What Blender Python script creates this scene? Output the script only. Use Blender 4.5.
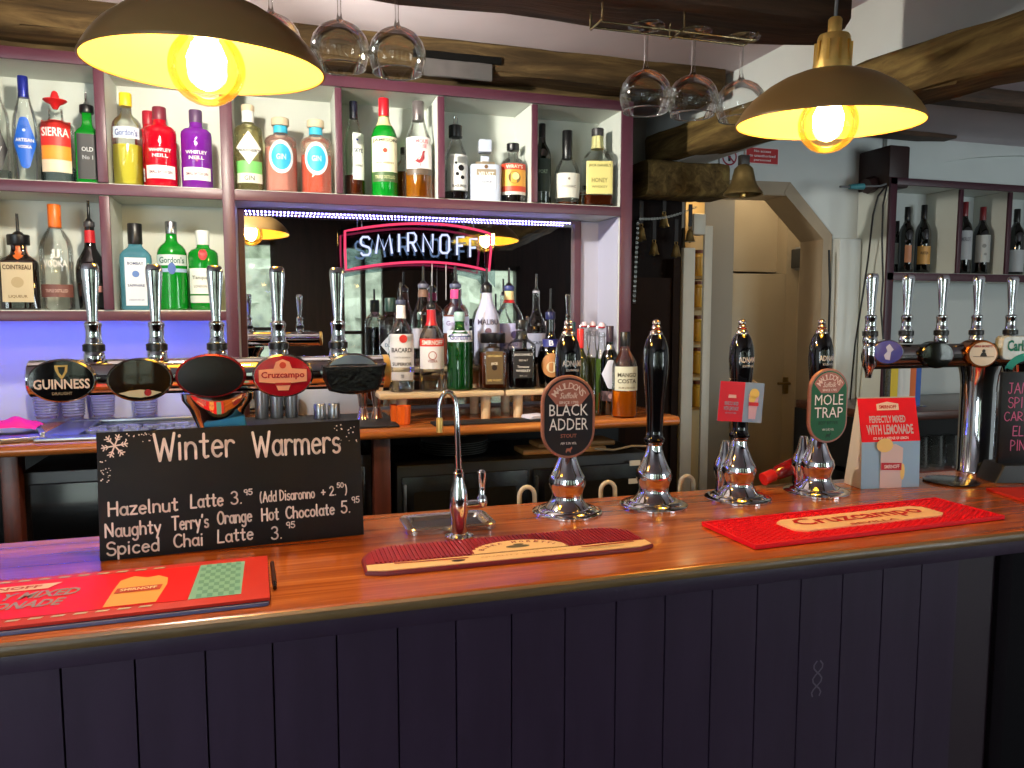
import bpy, bmesh, math, random
from math import sin, cos, pi, radians, sqrt, atan2
from mathutils import Vector, Matrix
random.seed(7)
for o in list(bpy.data.objects):
    bpy.data.objects.remove(o)
SC = bpy.context.scene
COL = SC.collection

# ---------------------------------------------------------------- camera
EYE = 1.52
PITCH = math.atan(70 / 770)
YAW = radians(17.26)
cam = bpy.data.cameras.new('camera')
cam.sensor_width = 36.0
cam.lens = 36.0 * 770 / 1024
cam.clip_start = 0.02
cam_o = bpy.data.objects.new('camera', cam)
COL.objects.link(cam_o)
cam_o.location = (0, 0, EYE)
cam_o.rotation_euler = (pi / 2 - PITCH, 0, -YAW)
SC.camera = cam_o

# ---------------------------------------------------------------- world, view
SC.view_settings.view_transform = 'Standard'
SC.view_settings.look = 'None'
SC.view_settings.gamma = 1.0
SC.view_settings.exposure = 0.0
SC.view_settings.use_curve_mapping = False
SC.cycles.transparent_max_bounces = 40
SC.cycles.max_bounces = 10
SC.cycles.use_denoising = True
SC.cycles.sample_clamp_indirect = 6.0
SC.cycles.caustics_reflective = False
SC.cycles.caustics_refractive = False
W = bpy.data.worlds.new('sky')
SC.world = W
W.use_nodes = True
W.node_tree.nodes['Background'].inputs[0].default_value = (0.90, 0.96, 1.0, 1)
W.node_tree.nodes['Background'].inputs[1].default_value = 4.0


def light(name, kind, loc, energy, color, size=0.05, rot=None, size_y=None):
    d = bpy.data.lights.new(name, kind)
    d.energy = energy
    d.color = color
    if kind == 'AREA':
        d.size = size
        if size_y:
            d.shape = 'RECTANGLE'
            d.size_y = size_y
    else:
        d.shadow_soft_size = size
    o = bpy.data.objects.new(name, d)
    COL.objects.link(o)
    o.location = loc
    if rot:
        o.rotation_euler = rot
    return o


# area lights added as daylight fill, in two added windows outside the mirror's view
DAY = (.84, .93, 1.0)
light('added_daylight_left', 'AREA', (-2.05, -1.80, 1.5), 74, DAY, 1.6, (pi / 2, 0, 0), 1.2)
light('added_daylight_right', 'AREA', (3.6, -1.80, 1.5), 74, DAY, 1.6, (pi / 2, 0, 0), 1.2)
# beam of the ceiling spotlight, turned towards the right end of the bar
_sb = light('aisle_spot_beam', 'SPOT', (-.29, 1.68, 2.125), 95, (1.0, .98, .88), .022)
_sb.data.spot_size = radians(84)
_sb.data.spot_blend = .9
_sb.rotation_euler = Vector((2.9, 1.2, -.35)).to_track_quat('-Z', 'Y').to_euler()


# ---------------------------------------------------------------- sight lines (used to measure real positions)
_cp, _sp, _ca, _sa = cos(PITCH), sin(PITCH), cos(YAW), sin(YAW)


def _ray(u, v):
    x, y = (u - 512) / 770, (384 - v) / 770
    F, Z = _cp + y * _sp, -_sp + y * _cp
    return F * _sa + x * _ca, F * _ca - x * _sa, Z


def at(u, v, Y):
    r = _ray(u, v)
    t = Y / r[1]
    return Vector((r[0] * t, Y, EYE + r[2] * t))


def on(u, v, z):
    r = _ray(u, v)
    t = (z - EYE) / r[2]
    return Vector((r[0] * t, r[1] * t, z))


def ppm(p):
    """pixels per metre seen at a point"""
    F = p[0] * _sa + p[1] * _ca
    return 770 / (F * _cp - (p[2] - EYE) * _sp)


# ---------------------------------------------------------------- materials
def lin(c):
    def f(x):
        x /= 255
        return x / 12.92 if x <= .04045 else ((x + .055) / 1.055) ** 2.4
    return (f(c[0]), f(c[1]), f(c[2]), 1)


_M = {}


def base(name):
    m = bpy.data.materials.new(name)
    m.use_nodes = True
    nt = m.node_tree
    return m, nt, nt.nodes, nt.links, nt.nodes['Principled BSDF']


def mat(name, col, rough=.5, metal=0., spec=.5, coat=0., noise=0., nscale=20., bump=0., emit=None, es=0., stretch=None):
    """plain paint, plastic, metal ...; a little procedural variation of tone and relief"""
    if name in _M:
        return _M[name]
    m, nt, N, L, P = base(name)
    c = lin(col)
    P.inputs['Base Color'].default_value = c
    P.inputs['Roughness'].default_value = rough
    P.inputs['Metallic'].default_value = metal
    P.inputs['Specular IOR Level'].default_value = spec
    P.inputs['Coat Weight'].default_value = coat
    P.inputs['Coat Roughness'].default_value = .08
    if noise or bump:
        tc = N.new('ShaderNodeTexCoord')
        no = N.new('ShaderNodeTexNoise')
        no.inputs['Scale'].default_value = nscale
        no.inputs['Detail'].default_value = 5
        src = tc.outputs['Object']
        if stretch:
            mp = N.new('ShaderNodeMapping')
            mp.inputs['Scale'].default_value = stretch
            L.new(src, mp.inputs[0])
            src = mp.outputs[0]
        L.new(src, no.inputs['Vector'])
        if noise:
            r = N.new('ShaderNodeValToRGB')
            r.color_ramp.elements[0].position = .3
            r.color_ramp.elements[1].position = .72
            r.color_ramp.elements[0].color = tuple(x * (1 - noise) for x in c[:3]) + (1,)
            r.color_ramp.elements[1].color = tuple(min(1, x * (1 + noise)) for x in c[:3]) + (1,)
            L.new(no.outputs['Fac'], r.inputs[0])
            L.new(r.outputs[0], P.inputs['Base Color'])
        if bump:
            b = N.new('ShaderNodeBump')
            b.inputs['Strength'].default_value = bump
            b.inputs['Distance'].default_value = .01
            L.new(no.outputs['Fac'], b.inputs['Height'])
            L.new(b.outputs[0], P.inputs['Normal'])
    if emit:
        P.inputs['Emission Color'].default_value = lin(emit)
        P.inputs['Emission Strength'].default_value = es
    _M[name] = m
    return m


def wood(name, c1, c2, scale=(2, 30, 30), rough=.3, coat=0., bump=.1, c3=None, spec=.5):
    if name in _M:
        return _M[name]
    m, nt, N, L, P = base(name)
    tc = N.new('ShaderNodeTexCoord')
    mp = N.new('ShaderNodeMapping')
    mp.inputs['Scale'].default_value = scale
    L.new(tc.outputs['Object'], mp.inputs[0])
    n1 = N.new('ShaderNodeTexNoise')
    n1.inputs['Scale'].default_value = 1.0
    n1.inputs['Detail'].default_value = 8
    n1.inputs['Roughness'].default_value = .65
    n1.inputs['Distortion'].default_value = .6
    L.new(mp.outputs[0], n1.inputs['Vector'])
    r = N.new('ShaderNodeValToRGB')
    e = r.color_ramp.elements
    e[0].position, e[0].color = .3, lin(c1)
    e[1].position, e[1].color = .7, lin(c2)
    if c3:
        k = e.new(.5)
        k.color = lin(c3)
    L.new(n1.outputs['Fac'], r.inputs[0])
    L.new(r.outputs[0], P.inputs['Base Color'])
    P.inputs['Roughness'].default_value = rough
    P.inputs['Coat Weight'].default_value = coat
    P.inputs['Coat Roughness'].default_value = .12
    P.inputs['Specular IOR Level'].default_value = spec
    if bump:
        b = N.new('ShaderNodeBump')
        b.inputs['Strength'].default_value = bump
        b.inputs['Distance'].default_value = .01
        L.new(n1.outputs['Fac'], b.inputs['Height'])
        L.new(b.outputs[0], P.inputs['Normal'])
    _M[name] = m
    return m


def glass(name, tint=(250, 252, 251), body=0., gloss=.5, bodycol=None, rough=.02):
    """thin glass: see-through with a Fresnel reflection; 'body' adds tinted scatter of the glass itself"""
    if name in _M:
        return _M[name]
    m = bpy.data.materials.new(name)
    m.use_nodes = True
    nt = m.node_tree
    N, L = nt.nodes, nt.links
    N.clear()
    out = N.new('ShaderNodeOutputMaterial')
    tr = N.new('ShaderNodeBsdfTransparent')
    tr.inputs[0].default_value = lin(tint)
    gl = N.new('ShaderNodeBsdfGlossy')
    gl.inputs['Roughness'].default_value = rough
    gl.inputs['Color'].default_value = (1, 1, 1, 1)
    lw = N.new('ShaderNodeLayerWeight')
    lw.inputs['Blend'].default_value = gloss
    mul = N.new('ShaderNodeMath')
    mul.operation = 'MULTIPLY_ADD'
    mul.inputs[1].default_value = .8
    mul.inputs[2].default_value = .02
    L.new(lw.outputs['Fresnel'], mul.inputs[0])
    mx = N.new('ShaderNodeMixShader')
    L.new(mul.outputs[0], mx.inputs[0])
    src = tr.outputs[0]
    if body:
        df = N.new('ShaderNodeBsdfDiffuse')
        df.inputs[0].default_value = lin(bodycol or tint)
        tl = N.new('ShaderNodeBsdfTranslucent')
        tl.inputs[0].default_value = lin(bodycol or tint)
        a = N.new('ShaderNodeMixShader')
        a.inputs[0].default_value = .25
        L.new(df.outputs[0], a.inputs[1])
        L.new(tl.outputs[0], a.inputs[2])
        b = N.new('ShaderNodeMixShader')
        b.inputs[0].default_value = body
        L.new(tr.outputs[0], b.inputs[1])
        L.new(a.outputs[0], b.inputs[2])
        src = b.outputs[0]
    L.new(src, mx.inputs[1])
    L.new(gl.outputs[0], mx.inputs[2])
    L.new(mx.outputs[0], out.inputs[0])
    _M[name] = m
    return m


def glow(name, col, s):
    if name in _M:
        return _M[name]
    m = bpy.data.materials.new(name)
    m.use_nodes = True
    N, L = m.node_tree.nodes, m.node_tree.links
    N.clear()
    out = N.new('ShaderNodeOutputMaterial')
    e = N.new('ShaderNodeEmission')
    e.inputs[0].default_value = lin(col)
    e.inputs[1].default_value = s
    L.new(e.outputs[0], out.inputs[0])
    _M[name] = m
    return m


def ink(col):
    return mat('ink_%d_%d_%d' % col, col, .55, spec=.3)


WHITE = mat('white_paint', (214, 216, 208), .55, noise=.04, nscale=9)
CUBBY = mat('white_shelf_paint', (206, 210, 202), .5, noise=.03, nscale=7)
PURPLE = mat('aubergine_paint', (84, 44, 58), .38, noise=.08, nscale=14, bump=.04)
CHROME = mat('polished_chrome', (222, 224, 228), .07, 1.0)
STEEL = mat('brushed_steel', (176, 180, 186), .28, 1.0, noise=.05, nscale=60)
BRASS = mat('brass', (232, 190, 108), .38, .75, noise=.12, nscale=40)
OLDBRASS = mat('aged_brass', (150, 126, 80), .42, .8, noise=.2, nscale=30)
BLACK = mat('black_plastic', (16, 15, 17), .35)
BLACKGLOSS = mat('black_gloss', (10, 10, 13), .09, coat=.6)
RUBBER = mat('black_rubber', (22, 22, 27), .7)
GLASS = glass('clear_glass', gloss=.3)


# ---------------------------------------------------------------- mesh building
class B:
    def __init__(s):
        s.v, s.f = [], []

    def add(s, vs, fs):
        n = len(s.v)
        s.v += [Vector(p) for p in vs]
        s.f += [tuple(i + n for i in f) for f in fs]
        return s

    def box(s, x0, x1, y0, y1, z0, z1, M=None, bev=0.):
        if bev:
            bm = bmesh.new()
            bmesh.ops.create_cube(bm, size=1)
            for q in bm.verts:
                q.co = Vector(((x0 + x1) / 2 + q.co.x * (x1 - x0), (y0 + y1) / 2 + q.co.y * (y1 - y0), (z0 + z1) / 2 + q.co.z * (z1 - z0)))
            bmesh.ops.bevel(bm, geom=bm.edges[:], offset=bev, segments=2, affect='EDGES', profile=.5)
            bm.verts.index_update()
            vs = [q.co.copy() for q in bm.verts]
            fs = [[q.index for q in f.verts] for f in bm.faces]
            bm.free()
        else:
            vs = [Vector((x, y, z)) for z in (z0, z1) for y in (y0, y1) for x in (x0, x1)]
            fs = [(0, 2, 3, 1), (4, 5, 7, 6), (0, 1, 5, 4), (2, 6, 7, 3), (0, 4, 6, 2), (1, 3, 7, 5)]
        if M:
            vs = [M @ p for p in vs]
        return s.add(vs, fs)

    def lathe(s, prof, c=(0, 0, 0), seg=28, n=2., asp=1., M=None, cap=True):
        """turn a (radius, height) profile; n > 2 squares the section, asp = depth / width"""
        vs, fs = [], []
        for r, z in prof:
            for k in range(seg):
                a = 2 * pi * k / seg
                ca, sa = cos(a), sin(a)
                if n != 2:
                    q = (abs(ca) ** n + abs(sa) ** n) ** (-1 / n)
                    ca, sa = ca * q, sa * q
                p = Vector((c[0] + r * ca, c[1] + r * asp * sa, c[2] + z))
                vs.append(M @ p if M else p)
        for i in range(len(prof) - 1):
            for k in range(seg):
                k2 = (k + 1) % seg
                fs.append((i * seg + k, i * seg + k2, (i + 1) * seg + k2, (i + 1) * seg + k))
        if cap:
            if prof[0][0] > 1e-5:
                fs.append(tuple(range(seg))[::-1])
            if prof[-1][0] > 1e-5:
                fs.append(tuple((len(prof) - 1) * seg + k for k in range(seg)))
        return s.add(vs, fs)

    def tube(s, pts, r, seg=8, closed=False, cap=True):
        pts = [Vector(p) for p in pts]
        n = len(pts)
        rr = r if isinstance(r, (list, tuple)) else [r] * n
        T = []
        for i in range(n):
            if closed:
                t = pts[(i + 1) % n] - pts[i - 1]
            else:
                t = pts[min(i + 1, n - 1)] - pts[max(i - 1, 0)]
            T.append(t.normalized() if t.length > 1e-9 else Vector((0, 0, 1)))
        ref = Vector((0, 0, 1)) if abs(T[0].z) < .9 else Vector((1, 0, 0))
        nrm = T[0].cross(ref).normalized()
        vs, fs = [], []
        for i in range(n):
            nrm = (nrm - T[i] * nrm.dot(T[i]))
            nrm = nrm.normalized() if nrm.length > 1e-6 else T[i].orthogonal().normalized()
            b = T[i].cross(nrm)
            for k in range(seg):
                a = 2 * pi * k / seg
                vs.append(pts[i] + (nrm * cos(a) + b * sin(a)) * rr[i])
        m = n if closed else n - 1
        for i in range(m):
            for k in range(seg):
                k2 = (k + 1) % seg
                j = (i + 1) % n
                fs.append((i * seg + k, i * seg + k2, j * seg + k2, j * seg + k))
        if cap and not closed:
            fs.append(tuple(range(seg))[::-1])
            fs.append(tuple((n - 1) * seg + k for k in range(seg)))
        return s.add(vs, fs)

    def prism(s, out, d0, d1, M=None, bev=0.):
        """outline in local x,z pushed from y=d0 to y=d1 (d1 is the face); bev chamfers that face's rim"""
        n = len(out)
        cx = sum(p[0] for p in out) / n
        cz = sum(p[1] for p in out) / n
        rings = [(d0, 0.)]
        if bev:
            sg = 1 if d1 > d0 else -1
            rings += [(d1 - sg * bev, 0.), (d1, bev)]
        else:
            rings += [(d1, 0.)]
        vs, fs = [], []
        for d, ins in rings:
            for x, z in out:
                l = sqrt((x - cx) ** 2 + (z - cz) ** 2) or 1
                k = 1 - ins / l
                vs.append(Vector((cx + (x - cx) * k, d, cz + (z - cz) * k)))
        for i in range(len(rings) - 1):
            for k in range(n):
                k2 = (k + 1) % n
                fs.append((i * n + k, i * n + k2, (i + 1) * n + k2, (i + 1) * n + k))
        fs.append(tuple(range(n)))
        fs.append(tuple((len(rings) - 1) * n + k for k in range(n))[::-1])
        if M:
            vs = [M @ p for p in vs]
        return s.add(vs, fs)

    def flat(s, out, f):
        """one polygon whose 2D points are sent to 3D by f"""
        return s.add([f(*p) for p in out], [tuple(range(len(out)))])

    def text(s, t, f, cx, cz, w, h, bold=0., shear=0.):
        """printed lettering fitted into a w x h box centred at (cx, cz), sent to 3D by f"""
        vs, fs = glyphs(t, bold, shear)
        if not vs:
            return s
        x0, x1 = min(p[0] for p in vs), max(p[0] for p in vs)
        y0, y1 = min(p[1] for p in vs), max(p[1] for p in vs)
        kx, ky = w / max(1e-6, x1 - x0), h / max(1e-6, y1 - y0)
        return s.add([f(cx + (p[0] - (x0 + x1) / 2) * kx, cz + (p[1] - (y0 + y1) / 2) * ky) for p in vs], fs)

    def ribbon(s, pts, w, f):
        """a flat pen stroke of width w along 2D points, sent to 3D by f"""
        for i in range(len(pts) - 1):
            (x0, y0), (x1, y1) = pts[i], pts[i + 1]
            l = sqrt((x1 - x0) ** 2 + (y1 - y0) ** 2)
            if l < 1e-9:
                continue
            nx, ny = -(y1 - y0) / l * w / 2, (x1 - x0) / l * w / 2
            s.add([f(x0 + nx, y0 + ny), f(x0 - nx, y0 - ny), f(x1 - nx, y1 - ny), f(x1 + nx, y1 + ny)], [(0, 1, 2, 3)])
        for x, y in pts:
            s.dot(x, y, w / 2, f)
        return s

    def dot(s, x, y, r, f, n=8, ry=None):
        return s.add([f(x + r * cos(2 * pi * k / n), y + (ry or r) * sin(2 * pi * k / n)) for k in range(n)], [tuple(range(n))])

    def ring(s, x, y, rx, ry, w, f, n=32, a0=0., a1=2 * pi):
        p = []
        for k in range(n + 1):
            a = a0 + (a1 - a0) * k / n
            p.append((x + rx * cos(a), y + ry * sin(a)))
        vs, fs = [], []
        for k in range(n + 1):
            a = a0 + (a1 - a0) * k / n
            vs += [f(x + (rx - w) * cos(a), y + (ry - w) * sin(a)), f(x + rx * cos(a), y + ry * sin(a))]
        fs = [(2 * k, 2 * k + 1, 2 * k + 3, 2 * k + 2) for k in range(n)]
        return s.add(vs, fs)

    def tf(s, M):
        s.v = [M @ p for p in s.v]
        return s


_G = {}


def glyphs(t, bold=0., shear=0.):
    k = (t, bold, shear)
    if k not in _G:
        cu = bpy.data.curves.new('lettering', 'FONT')
        cu.body = t
        cu.offset = bold
        cu.shear = shear
        cu.resolution_u = 2
        cu.fill_mode = 'FRONT'
        o = bpy.data.objects.new('lettering', cu)
        COL.objects.link(o)
        bpy.context.view_layer.update()
        me = bpy.data.meshes.new_from_object(o.evaluated_get(bpy.context.evaluated_depsgraph_get()))
        _G[k] = ([(v.co.x, v.co.y) for v in me.vertices], [tuple(p.vertices) for p in me.polygons])
        bpy.data.objects.remove(o)
        bpy.data.curves.remove(cu)
        bpy.data.meshes.remove(me)
    return _G[k]


def obj(name, b, m, parent=None, smooth=True, bevel=0., keep=False):
    me = bpy.data.meshes.new(name)
    me.from_pydata([tuple(p) for p in b.v], [], b.f)
    if not keep:
        bm = bmesh.new()
        bm.from_mesh(me)
        bmesh.ops.recalc_face_normals(bm, faces=bm.faces[:])
        bm.to_mesh(me)
        bm.free()
    if smooth:
        me.polygons.foreach_set('use_smooth', [True] * len(me.polygons))
        try:
            me.set_sharp_from_angle(angle=radians(38))
        except Exception:
            pass
    me.materials.append(m)
    o = bpy.data.objects.new(name, me)
    COL.objects.link(o)
    if parent is not None:
        o.parent = parent
        if parent.get('world_parts') or (parent.parent and parent.parent.get('world_parts')):
            r = parent if parent.get('world_parts') else parent.parent
            o.matrix_parent_inverse = Matrix.Translation(-Vector(r.location)) if parent is r else Matrix.Identity(4)
    if bevel:
        md = o.modifiers.new('bevel', 'BEVEL')
        md.width = bevel
        md.segments = 2
        md.limit_method = 'ANGLE'
    return o


def tag(o, label, cat, group=None):
    o['label'] = label
    o['category'] = cat
    if group:
        o['group'] = group
    return o


def thing(name, label, cat, loc=(0, 0, 0), rz=0., group=None, world=False):
    """an Empty at the thing's base; with world=True its parts are given in room coordinates"""
    o = bpy.data.objects.new(name, None)
    COL.objects.link(o)
    o.empty_display_size = .02
    o.location = loc
    o.rotation_euler = (0, 0, rz)
    tag(o, label, cat, group)
    if world:
        o['world_parts'] = 1
    return o


def struct(name, b, m, **k):
    o = obj(name, b, m, **k)
    o['kind'] = 'structure'
    return o


def dup(root, loc, rz=None, label=None, group=None):
    r = root.copy()
    COL.objects.link(r)
    r.location = loc
    if rz is not None:
        r.rotation_euler = (0, 0, rz)
    if label:
        r['label'] = label
    if group:
        r['group'] = group
    for ch in list(root.children):
        c = ch.copy()
        COL.objects.link(c)
        c.parent = r
        for g in ch.children:
            d = g.copy()
            COL.objects.link(d)
            d.parent = c
    return r


def oval(rx, rz, n=40, cx=0., cz=0., p=2.):
    o = []
    for k in range(n):
        a = 2 * pi * k / n
        c, s = cos(a), sin(a)
        if p != 2:
            q = (abs(c) ** p + abs(s) ** p) ** (-1 / p)
            c, s = c * q, s * q
        o.append((cx + rx * c, cz + rz * s))
    return o


def stadium(w, h, n=14, cx=0., cz=0.):
    """upright pill: half circles of radius w/2 at top and bottom"""
    r = w / 2
    o = []
    for k in range(n + 1):
        a = pi * k / n
        o.append((cx + r * cos(a), cz + h / 2 - r + r * sin(a)))
    for k in range(n + 1):
        a = pi + pi * k / n
        o.append((cx + r * cos(a), cz - h / 2 + r + r * sin(a)))
    return o


def rrect(w, h, r, n=5, cx=0., cz=0.):
    o = []
    for sx, sz, a0 in ((1, 1, 0), (-1, 1, pi / 2), (-1, -1, pi), (1, -1, 3 * pi / 2)):
        for k in range(n + 1):
            a = a0 + pi / 2 * k / n
            o.append((cx + sx * (w / 2 - r) + r * cos(a), cz + sz * (h / 2 - r) + r * sin(a)))
    return o
# ================================================================ THE ROOM
PLASTER = mat('old_ceiling_plaster', (206, 194, 200), .8, noise=.05, nscale=5, bump=.35)
WALLM = mat('white_wall_plaster', (208, 212, 210), .75, noise=.05, nscale=4, bump=.15)
BEIGE = mat('beige_gloss_paint', (186, 168, 138), .4, noise=.05, nscale=6, bump=.03)
BEIGE2 = mat('beige_trim_paint', (160, 142, 118), .45, noise=.06, nscale=8, bump=.05)
OAK = wood('old_oak_beam', (40, 30, 18), (104, 84, 52), (3, 26, 26), .8, bump=.6, c3=(70, 54, 32), spec=.2)
OAKY = wood('old_oak_beam_lengthwise', (54, 42, 22), (136, 114, 66), (26, 3, 26), .8, bump=.6, c3=(96, 76, 42), spec=.2)
DARKOAK = wood('dark_oak_beam', (34, 22, 14), (92, 64, 42), (3, 26, 26), .7, bump=.6)
DARKWOOD = wood('dark_panelling', (14, 8, 7), (30, 18, 14), (30, 30, 2.5), .7, bump=.1, spec=.15)
MAHOG = wood('red_brown_wood', (60, 20, 10), (112, 44, 22), (2, 30, 30), .3, coat=.3)
CEIL = 2.33

struct('floor', B().box(-3.2, 5.2, -1.9, 5.0, -.1, 0), wood('floor_boards', (40, 24, 16), (84, 54, 36), (2, 20, 20), .4))
struct('ceiling', B().box(-3.2, 5.2, -1.9, 5.0, CEIL, CEIL + .1), PLASTER)
struct('wall_left', B().box(-3.3, -3.2, -1.9, 5.0, 0, CEIL), WALLM)
struct('wall_right', B().box(5.2, 5.3, -1.9, 5.0, 0, CEIL), WALLM)
struct('wall_back', B().box(-3.2, 1.2, 2.6, 2.7, 0, CEIL), mat('pale_bar_wall', (190, 192, 208), .55, noise=.03, nscale=5))
struct('wall_end', B().box(-3.2, 5.2, 4.9, 5.0, 0, CEIL), WALLM)
# alcove between the shelving and the doorway
struct('wall_alcove', B().box(1.2, 1.67, 2.95, 3.05, 0, 2.13).box(1.2, 1.3, 2.7, 2.95, 0, 2.13), DARKWOOD)
struct('wall_alcove_top', B().box(1.2, 1.67, 2.95, 3.05, 2.13, CEIL).box(1.2, 1.3, 2.7, 2.95, 2.13, CEIL), WALLM)
b = B().box(1.40, 1.62, 2.90, 2.95, 0, 1.67)
b.box(1.385, 1.41, 2.885, 2.95, 0, 1.75).box(1.60, 1.63, 2.885, 2.95, 0, 1.75)
struct('trim_panel', b, mat('dark_stained_panel', (34, 19, 11), .7, noise=.2, nscale=9, spec=.15))

# wall with the chamfered doorway
DW = .12
w = B()
for out in ([(1.67, 2.09), (2.2, 2.10), (2.2, CEIL), (1.67, CEIL)],
            [(2.2, 2.10), (2.435, 1.875), (2.435, CEIL), (2.2, CEIL)],
            [(2.435, 0), (5.2, 0), (5.2, CEIL), (2.435, CEIL)]):
    w.prism(out, 2.95 + DW, 2.95)
struct('wall_doorway', w, WALLM, smooth=False)
struct('wall_pier', B().box(2.44, 2.56, 2.90, 2.95, 0, 1.86, bev=.008), WALLM)
t = B()
for out, d in (([(1.70, 2.03), (2.19, 2.04), (2.2, 2.10), (1.70, 2.09)], 2.945),
               ([(2.17, 2.05), (2.385, 1.855), (2.435, 1.875), (2.2, 2.10)], 2.943),
               ([(2.385, 0), (2.432, 0), (2.432, 1.875), (2.385, 1.855)], 2.944)):
    t.prism(out, 3.10, d)
struct('trim_doorway', t, BEIGE2, smooth=False)
struct('trim_post', B().box(1.672, 1.728, 2.93, 3.02, 0, 1.80, bev=.004).box(1.74, 1.80, 2.97, 3.02, 1.86, 1.95, bev=.006).box(1.795, 1.835, 2.97, 2.985, 0, 1.90, bev=.003), mat('cream_trim_paint', (214, 206, 190), .45, noise=.03))
struct('trim_jamb', B().box(1.93, 2.09, 3.2, 3.3, 0, 2.2).box(1.835, 2.1, 3.24, 3.34, 1.92, 2.2), mat('grey_beige_paint', (150, 138, 120), .5))
struct('wall_passage', B().box(2.56, 2.64, 3.07, 3.6, 0, CEIL).box(1.9, 2.7, 3.42, 3.5, 1.735, CEIL).box(1.9, 2.06, 3.34, 3.5, 0, CEIL).box(2.49, 2.6, 3.34, 3.5, 0, CEIL), BEIGE)
d = B().box(2.06, 2.49, 3.34, 3.38, .01, 1.72, bev=.003)
door = struct('door_1', d, BEIGE)
p = at(786, 385, 3.33)
obj('door_handle', B().box(p.x - .013, p.x + .013, 3.328, 3.342, p.z - .045, p.z + .04, bev=.002).tube([(p.x, 3.33, p.z + .01), (p.x, 3.30, p.z + .01), (p.x - .07, 3.30, p.z + .012)], .007), OLDBRASS, door)
obj('door_hinge', B().box(2.055, 2.075, 3.33, 3.345, 1.30, 1.42), STEEL, door)
p = at(802, 258, 3.3)
t_ = thing('door_closer', 'grey box door closer on the frame at the top right of the beige door', 'door closer', (p.x, 3.31, p.z - .06), world=True)
obj('housing', B().box(p.x - .015, p.x + .035, 3.25, 3.34, p.z - .06, p.z + .055, bev=.006), mat('grey_plastic', (150, 150, 148), .4), t_)
obj('cover', B().box(p.x - .035, p.x - .012, 3.26, 3.34, p.z - .05, p.z + .045, bev=.004), mat('dark_grey_plastic', (60, 60, 58), .4), t_)

# beams: rough hewn timbers
def timber(axis, a0, a1, c, w, h, steps=16, jit=.008, taper=0., ends=0.):
    """square timber along axis 'x' or 'y'; c = its centre in the other two directions"""
    rnd = random.Random(int(a0 * 91 + c[0] * 57 + c[1] * 31))
    vs, fs = [], []
    sec = rrect(w, h, min(w, h) * .14, 3)
    n = len(sec)
    for i in range(steps + 1):
        k = i / steps
        q = 1 - ends * (max(0, k - .94) / .06) ** 2
        a = a0 + (a1 - a0) * k
        for (p, r) in sec:
            jp, jr = rnd.uniform(-jit, jit), rnd.uniform(-jit, jit)
            P, R = c[0] + p * q + jp, c[1] + r * q + jr + taper * k
            vs.append((a, P, R) if axis == 'x' else (P, a, R))
    for i in range(steps):
        for k in range(n):
            k2 = (k + 1) % n
            fs.append((i * n + k, i * n + k2, (i + 1) * n + k2, (i + 1) * n + k))
    fs.append(tuple(range(n)))
    fs.append(tuple(steps * n + k for k in range(n)))
    return B().add(vs, fs)


struct('beam_back', timber('x', -3.1, 1.46, (2.41, 2.29), .20, .095, 40, .006), OAK)
pa, pb_ = at(424, 66, 2.30), at(492, 72, 2.30)
struct('trim_beam_plate', timber('x', pa.x, pb_.x, (2.305, pa.z), .012, .048, 6, .001), mat('dull_metal_plate', (120, 116, 114), .35, .7, noise=.1))
struct('trim_beam_slot', timber('x', pa.x - .03, pb_.x + .03, (2.307, pa.z + .036), .012, .022, 6, .001), mat('black_slot', (10, 9, 8), .8, spec=.1))
struct('trim_cornice', B().box(-3.1, 1.17, 2.42, 2.6, 2.225, 2.26), OAK)
struct('beam_front', timber('x', -3.1, 1.235, (1.53, 2.233), .165, .19, 40, .004, ends=.15), DARKOAK)
struct('beam_cross', timber('y', .1, 2.86, (1.515, 2.006), .13, .112, 30, .005, .17), OAKY)
struct('wall_bulkhead', B().box(1.50, 1.62, .1, 2.95, 2.10, CEIL), WALLM)
struct('beam_stub', timber('x', 1.37, 1.725, (2.76, 2.04), .16, .13, 8, .004), OAKY)
struct('beam_right', timber('x', 1.66, 5.1, (2.25, at(1000, 103, 2.25).z + .01), .08, .055, 20, .004), DARKOAK)
struct('beam_far', timber('x', 1.62, at(952, 135, 2.86).x, (2.87, at(915, 134, 2.87).z + .005), .10, .05, 10, .003, ends=.3), DARKOAK)
p = at(892, 168, 2.8)
struct('beam_bracket', B().box(p.x - .05, p.x + .06, 2.76, 2.95, p.z - .09, p.z + .09, bev=.01).tube([(p.x - .09, 2.85, p.z - .075), (p.x, 2.85, p.z - .05)], .035), mat('dark_brown_block', (44, 20, 18), .5))
# arch on the right wall
o = []
for k in range(13):
    a = pi / 2 * k / 12
    o.append((3.75 - 1.0 * cos(a), 2.075 + .22 * sin(a)))
o = o + [(5.15, 2.295), (5.15, CEIL), (2.70, CEIL), (2.70, 2.075)]
struct('wall_arch', B().prism(o, 2.95, 2.925), WALLM, smooth=False)

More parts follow.
